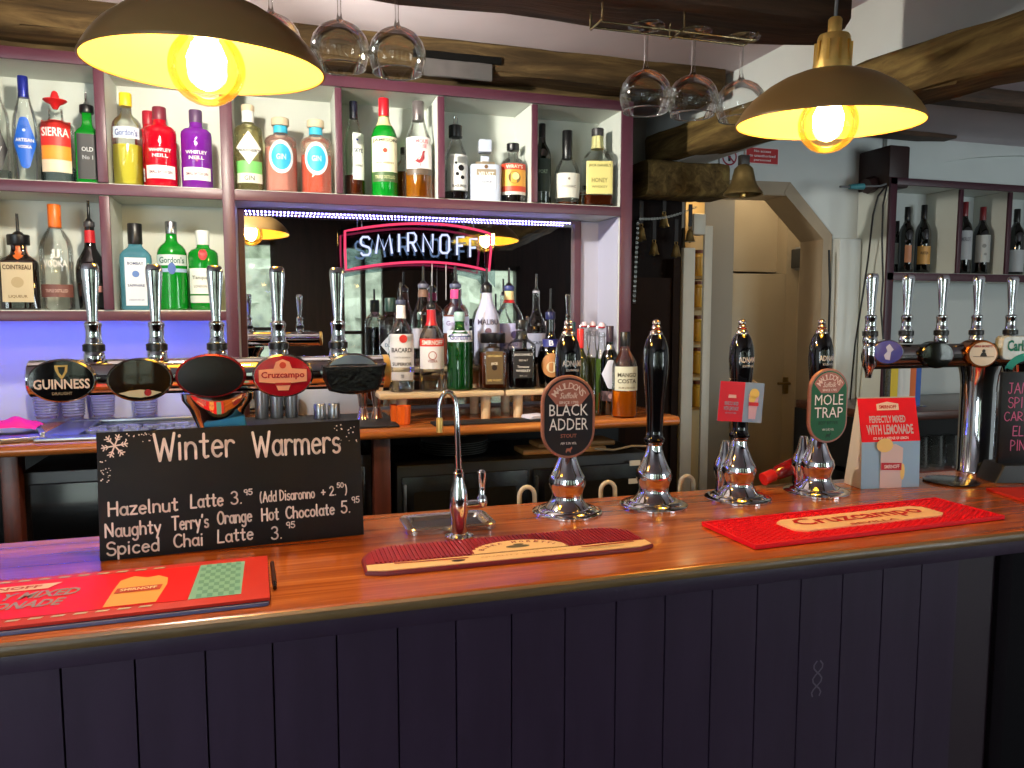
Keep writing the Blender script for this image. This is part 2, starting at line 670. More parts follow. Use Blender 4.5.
# ---------------------------------------------------------------- the wall behind the customer, seen in the mirror
WF = -1.75
holes = [(-2.9, -1.2, .85, 2.14), (-.75, .04, .95, 2.14), (.57, .98, .9, 2.13), (1.55, 2.22, 1.0, 1.96), (2.75, 4.45, .85, 2.14)]  # outermost two openings are added for the area lights, unseen in the mirror
w = B()
x = -3.2
for (a, b_, z0, z1) in holes:
    w.box(x, a, WF - .12, WF, 0, CEIL)
    w.box(a, b_, WF - .12, WF, 0, z0)
    w.box(a, b_, WF - .12, WF, z1, CEIL)
    x = b_
w.box(x, 5.2, WF - .12, WF, 0, CEIL)
struct('wall_front', w, wood('window_wall_wood', (30, 14, 12), (58, 32, 28), (20, 20, 2), .4))
FRAME = mat('dark_window_frame', (40, 22, 22), .4)
for i, (a, b_, z0, z1) in enumerate(holes):
    f = B()
    for q in ((a, a + .04, z0, z1), (b_ - .04, b_, z0, z1), (a, b_, z0, z0 + .04), (a, b_, z1 - .04, z1), (a, b_, z0 + (z1 - z0) * .36, z0 + (z1 - z0) * .36 + .03), ((a + b_) / 2 - .02, (a + b_) / 2 + .02, z0, z1)):
        f.box(q[0], q[1], WF - .07, WF + .02, q[2], q[3])
    wn = struct('window_%d' % (i + 1), f, FRAME)
    obj('window_pane', B().box(a + .02, b_ - .02, WF - .05, WF - .046, z0 + .02, z1 - .02), GLASS, wn)
# garden hedge outside the windows
hm, nt, N, L, P = base('hedge_leaves')
tc = N.new('ShaderNodeTexCoord')
vo = N.new('ShaderNodeTexVoronoi')
vo.inputs['Scale'].default_value = 9
no = N.new('ShaderNodeTexNoise')
no.inputs['Scale'].default_value = 3
no.inputs['Detail'].default_value = 8
rp = N.new('ShaderNodeValToRGB')
rp.color_ramp.elements[0].position, rp.color_ramp.elements[0].color = .32, lin((66, 80, 60))
rp.color_ramp.elements[1].position, rp.color_ramp.elements[1].color = .7, lin((190, 200, 176))
L.new(tc.outputs['Object'], no.inputs[0])
L.new(tc.outputs['Object'], vo.inputs[0])
mx = N.new('ShaderNodeMath')
mx.operation = 'MULTIPLY_ADD'
mx.inputs[1].default_value = .35
L.new(vo.outputs['Distance'], mx.inputs[0])
L.new(no.outputs['Fac'], mx.inputs[2])
L.new(mx.outputs[0], rp.inputs[0])
L.new(rp.outputs[0], P.inputs['Base Color'])
P.inputs['Roughness'].default_value = .8
hv, hf = [], []
for i in range(49):
    for k in range(17):
        hv.append((-5 + 12 * i / 48, -4.6 + random.uniform(-.18, .18) - .03 * k, -.2 + 3.0 * k / 16 + random.uniform(-.05, .05)))
for i in range(48):
    for k in range(16):
        hf.append((i * 17 + k, i * 17 + k + 1, (i + 1) * 17 + k + 1, (i + 1) * 17 + k))
hb = B().add(hv, hf)
hb.box(-5, 7, -5.2, -4.9, -.3, 2.2)
h = obj('garden_hedge', hb, hm)
tag(h, 'leafy green garden hedge seen through the windows reflected in the mirror', 'hedge')
h['kind'] = 'stuff'
struct('ground', B().box(-6, 8, -6, -1.9, -.3, -.1), mat('paving', (150, 148, 140), .8, noise=.1))
# ================================================================ FRONT BAR COUNTER
TOP = 1.10
bc = thing('bar_counter', 'long bar counter with glossy orange-brown wooden top and dark navy boarded front', 'bar counter', (.4, 1.3, 0), world=True)
WOODTOP = wood('varnished_counter_wood', (134, 60, 18), (208, 120, 50), (1.8, 38, 38), .24, coat=.32, bump=.03, c3=(172, 86, 28))
prof = [(1.60, 1.0862), (1.60, 1.098), (1.598, 1.10)]
for k in range(9):
    a = pi / 2 * k / 8
    prof.append((1.118 - .016 * sin(a), 1.087 + .013 * cos(a)))
prof += [(1.102, 1.0865), (1.115, 1.0862)]
vs, fs = [], []
n = len(prof)
for x in (-1.6, 2.6):
    vs += [(x, y, z) for y, z in prof]
fs = [(k, (k + 1) % n, n + (k + 1) % n, n + k) for k in range(n)] + [tuple(range(n)), tuple(range(n, 2 * n))]
obj('worktop', B().add(vs, fs), WOODTOP, bc)
EDGE = wood('worn_dark_edge_wood', (70, 54, 34), (128, 102, 66), (2, 30, 30), .42, coat=.1)
eb = [(1.101, 1.0848), (1.0918, 1.0860), (1.0896, 1.0895), (1.0892, 1.0960), (1.0912, 1.0998), (1.101, 1.1011)]
vs = []
n = len(eb)
for x in (-1.6, 2.6):
    vs += [(x, y, z) for y, z in eb]
fs = [(k, (k + 1) % n, n + (k + 1) % n, n + k) for k in range(n)] + [tuple(range(n)), tuple(range(n, 2 * n))]
obj('edge_moulding', B().add(vs, fs), EDGE, bc)
NAVY = mat('navy_gloss_paint', (55, 41, 60), .42, spec=.35, noise=.10, nscale=5, bump=.05, stretch=(6, 6, 1))
obj('frieze_rail', B().box(-1.6, 1.40, 1.1045, 1.15, 1.056, 1.0858, bev=.002), NAVY, bc)
xs = [-1.447 + .0897 * k for k in range(31)]
pb = B()
for k in range(30):
    x0, x1 = xs[k] + .0012, xs[k + 1] - .0012
    if x0 > 1.33:
        break
    x1 = min(x1, 1.345)
    pb.prism([(x0, 0), (x1, 0), (x1, 1.056), (x0, 1.056)], 1.145, 1.118, bev=.0028)
obj('boarded_front', pb, NAVY, bc, smooth=False)
obj('front_backing', B().box(-1.6, 1.36, 1.13, 1.16, 0, 1.06), mat('navy_groove_paint', (40, 22, 34), .6), bc)
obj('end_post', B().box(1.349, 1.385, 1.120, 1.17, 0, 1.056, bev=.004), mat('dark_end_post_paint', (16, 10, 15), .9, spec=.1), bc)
obj('return_front', B().box(1.385, 2.6, 1.30, 1.34, 0, 1.06), mat('return_shadow_paint', (14, 11, 15), .8, spec=.1), bc)  # near-black colour holds the shadow past the counter's end
obj('back_boards', B().box(-1.6, 2.6, 1.56, 1.585, 0, 1.058), DARKWOOD, bc)
# faint scuff of chalk on the boards
g = B()
p0 = at(818, 678, 1.1175)
def sc_(x, z):
    return Vector((p0.x + x, 1.1170, p0.z + z))
for s_ in (1, -1):
    g.ribbon([(s_ * .010 * sin(k / 10 * pi * 2.6 + .4) - .0015 * k / 4, .032 - .0065 * k) for k in range(11)], .0030, sc_)
obj('scuff_mark', g, mat('chalky_scuff', (112, 104, 116), .8), bc)

# ================================================================ BACK COUNTER
BT = 1.20
bk = thing('back_counter', 'narrow brown wooden back counter running under the bottle shelving', 'counter', (.2, 2.35, 0), world=True)
prof = [(2.578, 1.172), (2.578, 1.20)]
for k in range(9):
    a = pi * k / 8
    prof.append((2.138 - .014 * sin(a), 1.186 + .014 * cos(a)))
vs = []
n = len(prof)
for x in (-2.2, 1.21):
    vs += [(x, y, z) for y, z in prof]
fs = [(k, (k + 1) % n, n + (k + 1) % n, n + k) for k in range(n)] + [tuple(range(n)), tuple(range(n, 2 * n))]
obj('worktop', B().add(vs, fs), wood('back_counter_wood', (140, 70, 28), (206, 128, 62), (2.2, 30, 30), .25, coat=.4, bump=.05), bk)
LEGW = wood('red_leg_wood', (54, 20, 14), (92, 40, 26), (30, 30, 2), .4)
for u0, u1 in ((0, 19), (374, 391)):
    a, c = at(u0, 480, 2.16), at(u1, 480, 2.16)
    obj('leg', B().box(a.x, c.x, 2.16, 2.22, 0, 1.172, bev=.004), LEGW, bk)
obj('back_boards', B().box(-2.2, 1.2, 2.55, 2.575, 0, 1.172), mat('black_board', (12, 10, 10), .6), bk)

# ================================================================ BOTTLE SHELVING
SY0, SY1 = 2.40, 2.60
Z0, Z1, Z2 = 1.531, 1.880, 2.191       # low board top, mid board top, underside of the top rail
sh = thing('bottle_shelving', 'white pigeonhole bottle shelving edged in dark aubergine paint on the bar wall', 'shelving', (.2, 2.5, 1.2), world=True)
LX = -1.45
obj('back_panel', B().box(LX, 1.165, 2.588, 2.60, 1.86, 2.225), CUBBY, sh)
obj('back_panel', B().box(LX, -.10, 2.588, 2.60, 1.50, 1.87), CUBBY, sh)


def board(name, x0, x1, z0, z1, y0=SY0, y1=2.588):
    o = obj(name, B().box(x0, x1, y0 + .006, y1, z0 + .001, z1), CUBBY, sh)
    obj('edge_strip', B().box(x0 - .0008, x1 + .0008, y0 - .006, y0 + .0055, z0, z1 - .003, bev=.0015), PURPLE, o)


board('shelf_board', LX, 1.127, 2.191, 2.225)
board('shelf_board', LX, 1.127, 1.847, 1.880)
lo_ = obj('shelf_board', B().box(LX, -.127, SY0 + .006, 2.588, 1.512, 1.531), CUBBY, sh)
obj('edge_strip', B().box(LX - .0008, -.1262, SY0 - .006, SY0 + .0055, 1.501, 1.528, bev=.0015), PURPLE, lo_)
for x0, x1 in ((-1.107, -1.083), (-.776, -.752), (-.445, -.421)):
    for za, zb in ((1.5315, 1.8465), (1.8805, 2.1905)):
        board('upright', x0, x1, za, zb)
for x0, x1 in ((.196, .214), (.506, .525), (.813, .83)):
    board('upright', x0, x1, 1.8805, 2.1905)
board('upright', -.126, -.094, 1.2005, 2.2255, y0=SY0 - .0015)
board('upright', 1.127, 1.166, 1.2005, 2.2255, y0=SY0 - .0015)
NICHE = mat('niche_led_tinted_paint', (184, 184, 202), .5)  # white paint tinted violet, LED light put into the colour
obj('niche_lining', B().box(1.1235, 1.1268, 2.412, 2.585, 1.2005, 1.8468), NICHE, sh)
# mirror
mi = thing('bar_mirror', 'large wall mirror in aubergine frame behind the spirit bottles', 'mirror', (.5, 2.58, 1.2), world=True)
MM = mat('mirror_silvering', (226, 228, 228), .015, 1.0)
obj('mirror_glass', B().box(-.09, 1.03, 2.580, 2.584, 1.21, 1.846), MM, mi)
f = B().box(1.028, 1.052, 2.563, 2.587, 1.2005, 1.8465).box(-.0935, 1.028, 2.563, 2.587, 1.835, 1.8465).box(-.0935, -.075, 2.563, 2.587, 1.2005, 1.835)
obj('frame', f, PURPLE, mi)
obj('side_panel', B().box(1.052, 1.1234, 2.575, 2.587, 1.2005, 1.8465), NICHE, mi)

# LED strips
LEDW = glow('violet_white_led', (150, 140, 255), 30)
LEDB = glow('blue_led', (46, 62, 255), 120)
def ledstrip(label, x0, x1, y, z, m, step=.0115, r=.0028, base=None):
    t = thing('led_strip', label, 'light strip', ((x0 + x1) / 2, y, z), world=True)
    obj('tape', B().box(x0, x1, y - .006, y + .006, z, z + .0025), base or mat('led_tape', (50, 44, 90), .5), t)
    d = B()
    x = x0 + .004
    while x < x1:
        d.lathe([(r, 0), (r * .9, -.003), (r * .5, -.0048), (0, -.0052)], (x, y, z - .0002), 8)
        x += step
    obj('diode', d, m, t)['kind'] = 'stuff'
ledstrip('row of violet-white light diodes along the top of the mirror', -.072, 1.01, 2.545, 1.838, LEDW)
ledstrip('blue light strip tucked under the lowest shelf above the beer font', -1.4, -.14, 2.43, 1.5088, LEDB, .022, .006)
# ================================================================ BOTTLES
SHAPES = {   # (radius / body radius, height / total height) of the glass, from the base to the lip
    'spirit': [(.9, 0), (1, .02), (1, .56), (.98, .60), (.88, .66), (.66, .72), (.44, .77), (.35, .82), (.33, .90), (.33, .975)],
    'round': [(.9, 0), (1, .02), (1, .60), (.98, .645), (.9, .69), (.72, .73), (.48, .76), (.38, .79), (.36, .9), (.36, .975)],
    'wine': [(.93, 0), (1, .02), (1, .58), (.96, .63), (.8, .69), (.52, .74), (.40, .78), (.37, .84), (.36, .97)],
    'slope': [(.9, 0), (1, .02), (1, .50), (.96, .56), (.84, .64), (.66, .71), (.5, .78), (.42, .84), (.38, .9), (.37, .97)],
    'whiskey': [(.92, 0), (1, .02), (1, .55), (.99, .59), (.92, .635), (.72, .69), (.50, .74), (.42, .80), (.40, .90), (.40, .97)],
    'squat': [(.9, 0), (1, .025), (1, .68), (.97, .72), (.80, .755), (.50, .775), (.42, .80), (.41, .88), (.41, .95)],
    'square': [(.93, 0), (1, .02), (1, .60), (.97, .635), (.78, .68), (.50, .72), (.40, .76), (.38, .82), (.37, .97)],
    'block': [(.95, 0), (1, .02), (1, .68), (.96, .715), (.6, .735), (.30, .76), (.28, .82), (.28, .9)],
    'bulge': [(.80, 0), (.84, .02), (.92, .20), (1, .40), (.99, .47), (.86, .56), (.58, .64), (.40, .70), (.33, .78), (.30, .97)],
    'belly': [(.80, 0), (.84, .02), (.95, .2), (1, .36), (.97, .44), (.82, .53), (.58, .60), (.40, .66), (.33, .74), (.33, .97)],
    'swing': [(.9, 0), (1, .02), (1, .52), (.96, .57), (.8, .65), (.56, .73), (.44, .80), (.42, .93)],
}
G_GREEN = glass('green_glass', (90, 200, 100), .55, .35, (22, 178, 50))
G_DGREEN = glass('dark_green_glass', (18, 62, 30), .35, .5, (10, 40, 18))
G_BLUE = glass('sky_blue_glass', (140, 200, 220), .45, .35, (100, 180, 205))
G_AMBER = glass('brown_glass', (60, 28, 12), .35, .5, (40, 16, 6))
G_BLACK = glass('black_glass', (8, 7, 8), .85, .5, (8, 7, 8))
G_RED = glass('red_glass', (224, 30, 50), .8, .35, (232, 16, 44))
G_PURPLE = glass('purple_glass', (140, 50, 170), .8, .35, (146, 44, 184))
G_PINK = glass('frosted_pink_glass', (255, 236, 230), .12, .3, (255, 226, 220))
L_PINK = glass('pink_gin', (255, 190, 176), .95, .2, (255, 186, 170))
G_ORANGE = glass('frosted_peach_glass', (255, 240, 228), .12, .3, (255, 230, 214))
G_WINE = glass('wine_bottle_glass', (16, 22, 12), .7, .5, (12, 16, 10))
G_STRAW = glass('straw_tinted_glass', (246, 243, 214), .12, .3, (222, 216, 150))
L_AMBER = glass('amber_spirit', (206, 120, 20), .45, .3, (214, 128, 20))
L_BROWN = glass('brown_spirit', (120, 52, 14), .5, .3, (120, 50, 10))
L_ORANGE = glass('orange_liquid', (255, 130, 20), .95, .2, (255, 126, 16))
L_REDOR = glass('orange_red_liquid', (255, 100, 40), .96, .2, (255, 80, 20))
L_YELLOW = glass('yellow_liquid', (240, 226, 90), .85, .2, (240, 226, 80))
L_GREENY = glass('green_yellow_liquid', (150, 160, 70), .6, .3, (140, 150, 60))
L_DARK = glass('dark_liquid', (24, 10, 8), .8, .3, (22, 9, 7))
L_CLEAR = glass('clear_spirit', (236, 242, 244), .0, .15)
WHITEGLASS = mat('opal_white_glass', (188, 196, 214), .22, coat=.4)
MALIBU = mat('white_coated_bottle', (186, 190, 220), .28, coat=.3)
SILVER = mat('silver_foil', (190, 192, 198), .25, 1.0)


def interp(pr, z):
    for (r0, z0), (r1, z1) in zip(pr, pr[1:]):
        if z <= z1:
            return r0 + (r1 - r0) * (z - z0) / max(1e-9, z1 - z0)
    return pr[-1][0]


def outline_half(kind, t):
    if kind == 'oval':
        return sqrt(max(0, 1 - t * t))
    if kind == 'diamond':
        return 1 - abs(t)
    if kind == 'hex':
        return min(1, 1.5 * (1 - abs(t)))
    return 1


def bottle(u, vb, vt, w, Y, z, label, shape, g, liq=None, cap=None, labs=(), n=2., asp=1., spout=None, group=None,
           rz=None, band=None, name='spirit_bottle', cat='bottle', neck=1., X=None, extra=None):
    p = at(u, vb, Y) if X is None else Vector((X, Y, z))
    k = ppm((p.x, Y, z + .1))
    R = w / 2 / k
    H = at(u, vt, Y).z - z
    if rz is None:
        rz = -atan2(p.x, Y) * .6
    t = thing(name, label, cat, (p.x, Y, z + .0006), rz, group)
    pr = [(r * R if i < 6 or neck == 1. else r * R * neck, h * H) for i, (r, h) in enumerate(SHAPES[shape])]
    if shape in ('block', 'square') and n == 2.:
        n = 6.
    nr = pr[-1][0]

    def front(e, ny=n):
        def f(x, zz):
            r = interp(pr, zz) + e
            q = min(.9999, abs(x) / r)
            return Vector((x, -r * asp * (1 - q ** ny) ** (1 / ny) - (0 if asp == 1 else e * .4), zz))
        return f
    body = B().lathe([(0, pr[0][1] + .002)] + pr, seg=28 if n == 2 else 40, n=n, asp=asp, cap=False)
    obj('glass_body', body, g, t)
    if liq:
        lv, lm = liq
        ip = [(max(.001, interp(pr, h) - .0022), h) for h in [.006 + (lv * H - .006) * i / 9 for i in range(10)]]
        ip = [(ip[0][0] * .94, .004)] + ip + [(0, lv * H)]
        obj('liquid', B().lathe([(0, .004)] + ip, seg=28 if n == 2 else 40, n=n, asp=asp, cap=False), lm, t)
    if cap:
        cm, c0, cr = cap[:3]
        cr *= nr
        nn = cap[3] if len(cap) > 3 else 2.
        ctop = H
        b = B().lathe([(cr * .96, c0 * H), (cr, c0 * H + .002), (cr, ctop - .002), (cr * .92, ctop), (0, ctop)], seg=24, n=nn, cap=True)
        co = obj('cap', b, cm, t)
        if cap[0] is BLACK and spout:
            co.name = 'pourer_collar'
    if spout:
        ztop = at(u, spout, Y).z - z
        s = B().lathe([(nr * 1.02, H * .985), (nr * .62, H + .006), (.0042, H + .010), (.0034, ztop - .002), (.0036, ztop), (.0024, ztop), (.0022, ztop - .01)], seg=12)
        obj('pourer_spout', s, BLACK if not extra else extra, t)
    if band:
        for (b0, b1, bm) in band:
            hs = [b0 * H + (b1 - b0) * H * i / 4 for i in range(5)]
            obj('neck_band', B().lathe([(interp(pr, h) + .0009, h) for h in hs], seg=24, n=n if b1 < .6 else 2, asp=asp if b1 < .6 else 1, cap=False), bm, t)
    for L_ in labs:
        z0, z1 = L_['z'][0] * H, L_['z'][1] * H
        hw = L_.get('w', .85) * R
        ox = L_.get('x', 0) * R
        kd = L_.get('k', 'rect')
        e = L_.get('e', .0009)
        f = front(e)
        vs, fs = [], []
        nx, nz = 16, 3
        for i in range(nx + 1):
            tt = -1 + 2 * i / nx
            if kd != 'rect':
                tt = sin(tt * pi / 2)
            hh = outline_half(kd, tt) * (z1 - z0) / 2
            for j in range(nz + 1):
                vs.append(f(ox + tt * hw, (z0 + z1) / 2 + hh * (-1 + 2 * j / nz)))
        for i in range(nx):
            for j in range(nz):
                a = i * (nz + 1) + j
                fs.append((a, a + nz + 1, a + nz + 2, a + 1))
        lo = obj(L_.get('name', 'label'), B().add(vs, fs), L_.get('m') or mat('paper_%d_%d_%d' % L_['c'], L_['c'], .5), t)
        ft = front(e + .0007)
        for (s_, zf, hf, wf, c) in L_.get('text', ()):
            obj('lettering', B().text(s_, ft, ox, z0 + (z1 - z0) * zf, 2 * hw * wf, (z1 - z0) * hf, .02), ink(c), lo)
        for (xf, zf, rf, c) in L_.get('dots', ()):
            obj('emblem', B().dot(ox + xf * hw, z0 + (z1 - z0) * zf, rf * hw, ft, 18), ink(c), lo)
    return t


K = (16, 14, 16)
Wt = (232, 230, 222)
CORK = mat('pale_cork', (220, 200, 168), .7)
UP = 'bottles in the upper pigeonholes'
LO = 'bottles in the lower pigeonholes'
BY = 2.465
# upper row, from the left
bottle(0, 178, 75, 22, BY, Z1, 'clear bottle with black label and black cap at the left end of the upper shelf', 'spirit', GLASS, (.10, L_CLEAR), (BLACK, .80, 1.15),
       [dict(z=(.08, .50), w=.8, k='hex', c=(24, 22, 24), text=[('XV', .5, .12, .5, (170, 170, 172))])], group=UP)
bottle(28, 180, 77, 23, BY, Z1, 'clear bottle with blue lozenge label and blue cap on the upper shelf', 'slope', GLASS, None, (mat('blue_foil', (36, 48, 150), .3, .4), .80, 1.1),
       [dict(z=(.12, .60), w=.86, k='hex', c=(26, 96, 200), text=[('ARTISAN', .55, .07, .8, Wt), ('VODKA', .42, .06, .6, Wt)], dots=[(0, .74, .14, (190, 210, 240))])], group=UP)
t = bottle(59, 181, 104, 32, BY, Z1, 'clear bottle with red sombrero stopper and red and orange label', 'squat', GLASS, (.2, L_CLEAR), None,
           [dict(z=(.44, .78), w=.8, c=(216, 44, 38), text=[('SIERRA', .5, .32, .92, Wt)]), dict(z=(.27, .445), w=.8, c=(236, 150, 50)), dict(z=(.12, .275), w=.8, c=(226, 206, 176))], group=UP)
hz = at(59, 104, BY).z - Z1
b = B().lathe([(.006, hz - .016), (.012, hz - .004), (.022, hz + .001), (.030, hz + .007), (.0295, hz + .009), (.020, hz + .006), (.012, hz + .008), (.0105, hz + .018), (.007, hz + .030), (.002, hz + .034), (0, hz + .034)], seg=28)
obj('sombrero_stopper', b, mat('red_felt_plastic', (214, 30, 34), .45), t)
bottle(90, 183, 106, 23, BY, Z1, 'square green bottle with metal pourer at the right end of the upper left pigeonhole', 'square', G_GREEN, (.5, L_DARK), (BLACK, .90, 1.5),
       [dict(z=(.06, .62), w=.80, c=(28, 30, 34), text=[('OLD', .66, .10, .55, (180, 184, 186)), ('No 1', .48, .09, .5, (160, 164, 168))])], spout=94, extra=CHROME, group=UP, asp=.9)
bottle(129, 184, 94, 28, BY, Z1, 'clear bottle of yellow gin with yellow cap on the upper shelf', 'round', GLASS, (.44, L_YELLOW), (mat('yellow_cap', (238, 206, 40), .4), .86, 1.15),
       [dict(z=(.50, .62), w=.84, c=(206, 216, 230), text=[("Gordon's", .5, .6, .85, (70, 84, 140))])], group=UP)
WN = dict(z=(.10, .26), w=.86, c=(236, 228, 226), text=[('SMALL BATCH GIN', .5, .22, .8, (120, 60, 70))])
def wn_text():
    return dict(z=(.32, .62), w=.8, m=glass('clear_print_film', (255, 255, 255), 0, .05), text=[('WHITLEY', .42, .14, .85, (240, 226, 230)), ('NEILL', .2, .14, .6, (240, 226, 230))], dots=[(0, .78, .12, (240, 226, 230))])
bottle(151, 182, 112, 26, BY + .076, Z1, 'red gin bottle standing half hidden behind another red gin bottle', 'squat', G_RED, None, (mat('red_foil_cap', (176, 30, 50), .35), .83, 1.05), [WN], group=UP)
bottle(162, 185, 108, 30, BY, Z1, 'red gin bottle with white bottom band at the front of its pigeonhole', 'squat', G_RED, None, (mat('dark_red_cap', (120, 40, 56), .4), .84, 1.05), [WN, wn_text()], group=UP)
bottle(198, 187, 111, 29, BY, Z1, 'purple gin bottle with white bottom band on the upper shelf', 'squat', G_PURPLE, None, (mat('purple_cap', (92, 66, 100), .4), .84, 1.05), [WN, wn_text()], group=UP)
bottle(250, 189, 106, 27, BY, Z1, 'pale gin bottle with white diamond label and green band on the upper shelf', 'squat', G_STRAW, None, (CORK, .93, 1.15),
       [dict(z=(.20, .34), w=.9, c=(120, 200, 110)), dict(z=(.09, .20), w=.9, c=(226, 232, 214), text=[('GIN', .5, .5, .4, (110, 110, 100))]), dict(z=(.30, .68), w=.88, k='diamond', e=.0014, c=(244, 244, 238), text=[("WARNER'S", .42, .1, .9, (80, 80, 76))])], band=[(.80, .93, mat('white_neck_paper', (244, 242, 238), .6))], group=UP)
def malfy(u, vb, vt, w, lab, g, liq):
    return bottle(u, vb, vt, w, BY, Z1, lab, 'squat', g, liq, (CORK, .90, 1.35),
                  [dict(z=(.24, .68), w=.74, k='oval', c=(238, 244, 244)), dict(z=(.29, .63), w=.60, k='oval', e=.0016, c=(52, 178, 226), text=[('GIN', .5, .22, .5, (200, 236, 246))])],
                  band=[(.80, .895, mat('blue_neck_label', (60, 186, 222), .5))], group=UP)
malfy(282, 191, 119, 31, 'frosted pink gin bottle with round blue label on the upper shelf', G_PINK, (.60, L_PINK))
malfy(317, 193, 121, 30, 'orange gin bottle with round blue label on the upper shelf', G_ORANGE, (.52, L_REDOR))
bottle(355, 194, 102, 21, BY, Z1, 'slim clear whisky bottle with navy cap and pale label on the upper shelf', 'slope', GLASS, (.22, L_BROWN), (mat('navy_cap', (18, 24, 46), .4), .82, 1.05),
       [dict(z=(.17, .66), w=.52, x=.35, c=(226, 232, 222), text=[('SKYE', .62, .09, .8, (60, 70, 90)), ('SINGLE MALT', .3, .05, .8, (110, 110, 110))], dots=[(-.2, .85, .22, (30, 50, 110))])], group=UP)
bottle(385, 195, 99, 26, BY, Z1, 'green whiskey bottle with red cap and cream label on the upper shelf', 'wine', G_GREEN, (.24, L_DARK), (mat('red_cap', (204, 26, 40), .35), .82, 1.12),
       [dict(z=(.25, .60), w=.95, c=(236, 228, 190), text=[('JAMESON', .88, .12, .95, (60, 70, 50)), ('IRISH WHISKEY', .25, .06, .7, (130, 110, 70))], dots=[(0, .60, .18, (210, 70, 50))]), dict(z=(.15, .245), w=.95, c=(66, 92, 52), text=[('TRIPLE DISTILLED', .5, .35, .8, (190, 190, 140))])],
       band=[(.72, .81, mat('cream_neck_paper', (226, 206, 150), .6))], group=UP)
t = bottle(419, 197, 102, 28, BY, Z1, 'clear whisky bottle with a red bird on its white label on the upper shelf', 'slope', GLASS, (.27, L_AMBER), (mat('grey_foil_cap', (112, 104, 104), .35, .4), .80, 1.12),
           [dict(z=(.30, .62), w=.88, c=(230, 222, 222), text=[('FAMOUS', .86, .14, .7, (200, 110, 116)), ('GROUSE', .70, .12, .6, (200, 110, 116))]), dict(z=(.235, .30), w=.88, c=(90, 74, 60))], band=[(.965, .985, mat('red_top_band', (190, 60, 60), .4))], group=UP)
lb = [c for c in t.children if c.name.startswith('label')][0]
Rb = 14 / ppm((.45, BY, 1.98))
Hb = at(419, 102, BY).z - Z1
def gf(x, zz):
    r = Rb + .0024
    return Vector((x, -r * sqrt(max(0, 1 - (x / r) ** 2)), zz))
b = B()
b.add([gf(x * Rb, zz * Hb) for x, zz in [(-.5, .345), (-.28, .365), (-.05, .35), (.16, .36), (.34, .40), (.30, .45), (.40, .475), (.22, .475), (.14, .43), (-.1, .405), (-.4, .365)]], [tuple(range(11))])
b.box(.0, .002, -Rb - .0032, -Rb - .0026, .32 * Hb, .35 * Hb)
obj('bird_emblem', b, ink((150, 50, 56)), lb, smooth=False)
bottle(404, 194, 148, 16, BY + .07, Z1, 'small amber bottle hidden behind the whisky with the red bird', 'round', GLASS, (.55, L_AMBER), (BLACK, .88, 1.1), [], group=UP)
t = bottle(456, 199, 126, 25, BY, Z1, 'clear rum bottle with black swing stopper and black squid label', 'slope', GLASS, (.12, L_DARK), (BLACK, .84, 1.5),
           [dict(z=(.13, .60), w=.70, x=.2, c=(220, 220, 216), text=[('BLACK SPICED', .12, .07, .8, K)], dots=[(.2, .62, .34, K), (-.25, .45, .2, K), (.35, .36, .22, K), (-.4, .75, .14, K)])], group=UP)
hz = at(456, 126, BY).z - Z1
obj('stopper_loop', B().tube([(-.005, 0, hz - .004), (-.006, 0, hz + .018), (-.003, 0, hz + .030), (.003, 0, hz + .030), (.006, 0, hz + .018), (.005, 0, hz - .004)], .0016), CHROME, t)
t = bottle(485, 200, 152, 31, BY, Z1, 'square opal white bottle with big square white stopper on the upper shelf', 'block', WHITEGLASS, None, None,
           [dict(z=(.24, .80), w=.62, c=(150, 134, 110), text=[('VELVET', .5, .16, .8, (236, 230, 220))], dots=[(0, .76, .2, (110, 80, 50))]), dict(z=(.24, .50), w=.60, e=.0015, c=(214, 222, 234), text=[('LIQUEUR', .5, .2, .6, (120, 120, 130))])], group=UP, asp=.8)
hz = at(485, 152, BY).z - Z1
obj('stopper', B().box(-.021, .021, -.021, .021, hz - .004, hz + .036, bev=.004), WHITEGLASS, t)
bottle(513, 201, 144, 26, BY, Z1, 'clear bottle with black cap and red and orange label on the upper shelf', 'round', GLASS, (.16, L_DARK), (BLACK, .88, 1.35),
       [dict(z=(.20, .62), w=.92, c=(226, 164, 60), dots=[(0, .5, .5, (120, 90, 50)), (.1, .55, .3, (230, 214, 150))]), dict(z=(.54, .64), w=.92, e=.0016, c=(206, 60, 32), text=[("WRAY'S", .5, .6, .7, (240, 226, 200))]), dict(z=(.18, .27), w=.92, e=.0016, c=(206, 66, 36)), dict(z=(.13, .18), w=.92, c=(214, 206, 196))], group=UP)
bottle(542, 203, 124, 18, BY, Z1, 'slim dark green bottle with black cap in the rightmost upper pigeonhole', 'wine', G_DGREEN, (.5, L_DARK), (BLACK, .82, 1.05),
       [dict(z=(.16, .56), w=.85, c=(20, 40, 28), text=[('PORT', .6, .12, .6, (130, 150, 130))])], group=UP)
bottle(567, 203, 131, 26, BY, Z1, 'clear bottle with tall black neck foil and white label on the upper shelf', 'belly', GLASS, (.05, L_BROWN), (BLACK, .62, 1.2),
       [dict(z=(.10, .42), w=.92, c=(220, 218, 206), text=[('COGNAC', .45, .1, .6, (130, 124, 110))], dots=[(0, .76, .1, (140, 130, 110))])], group=UP)
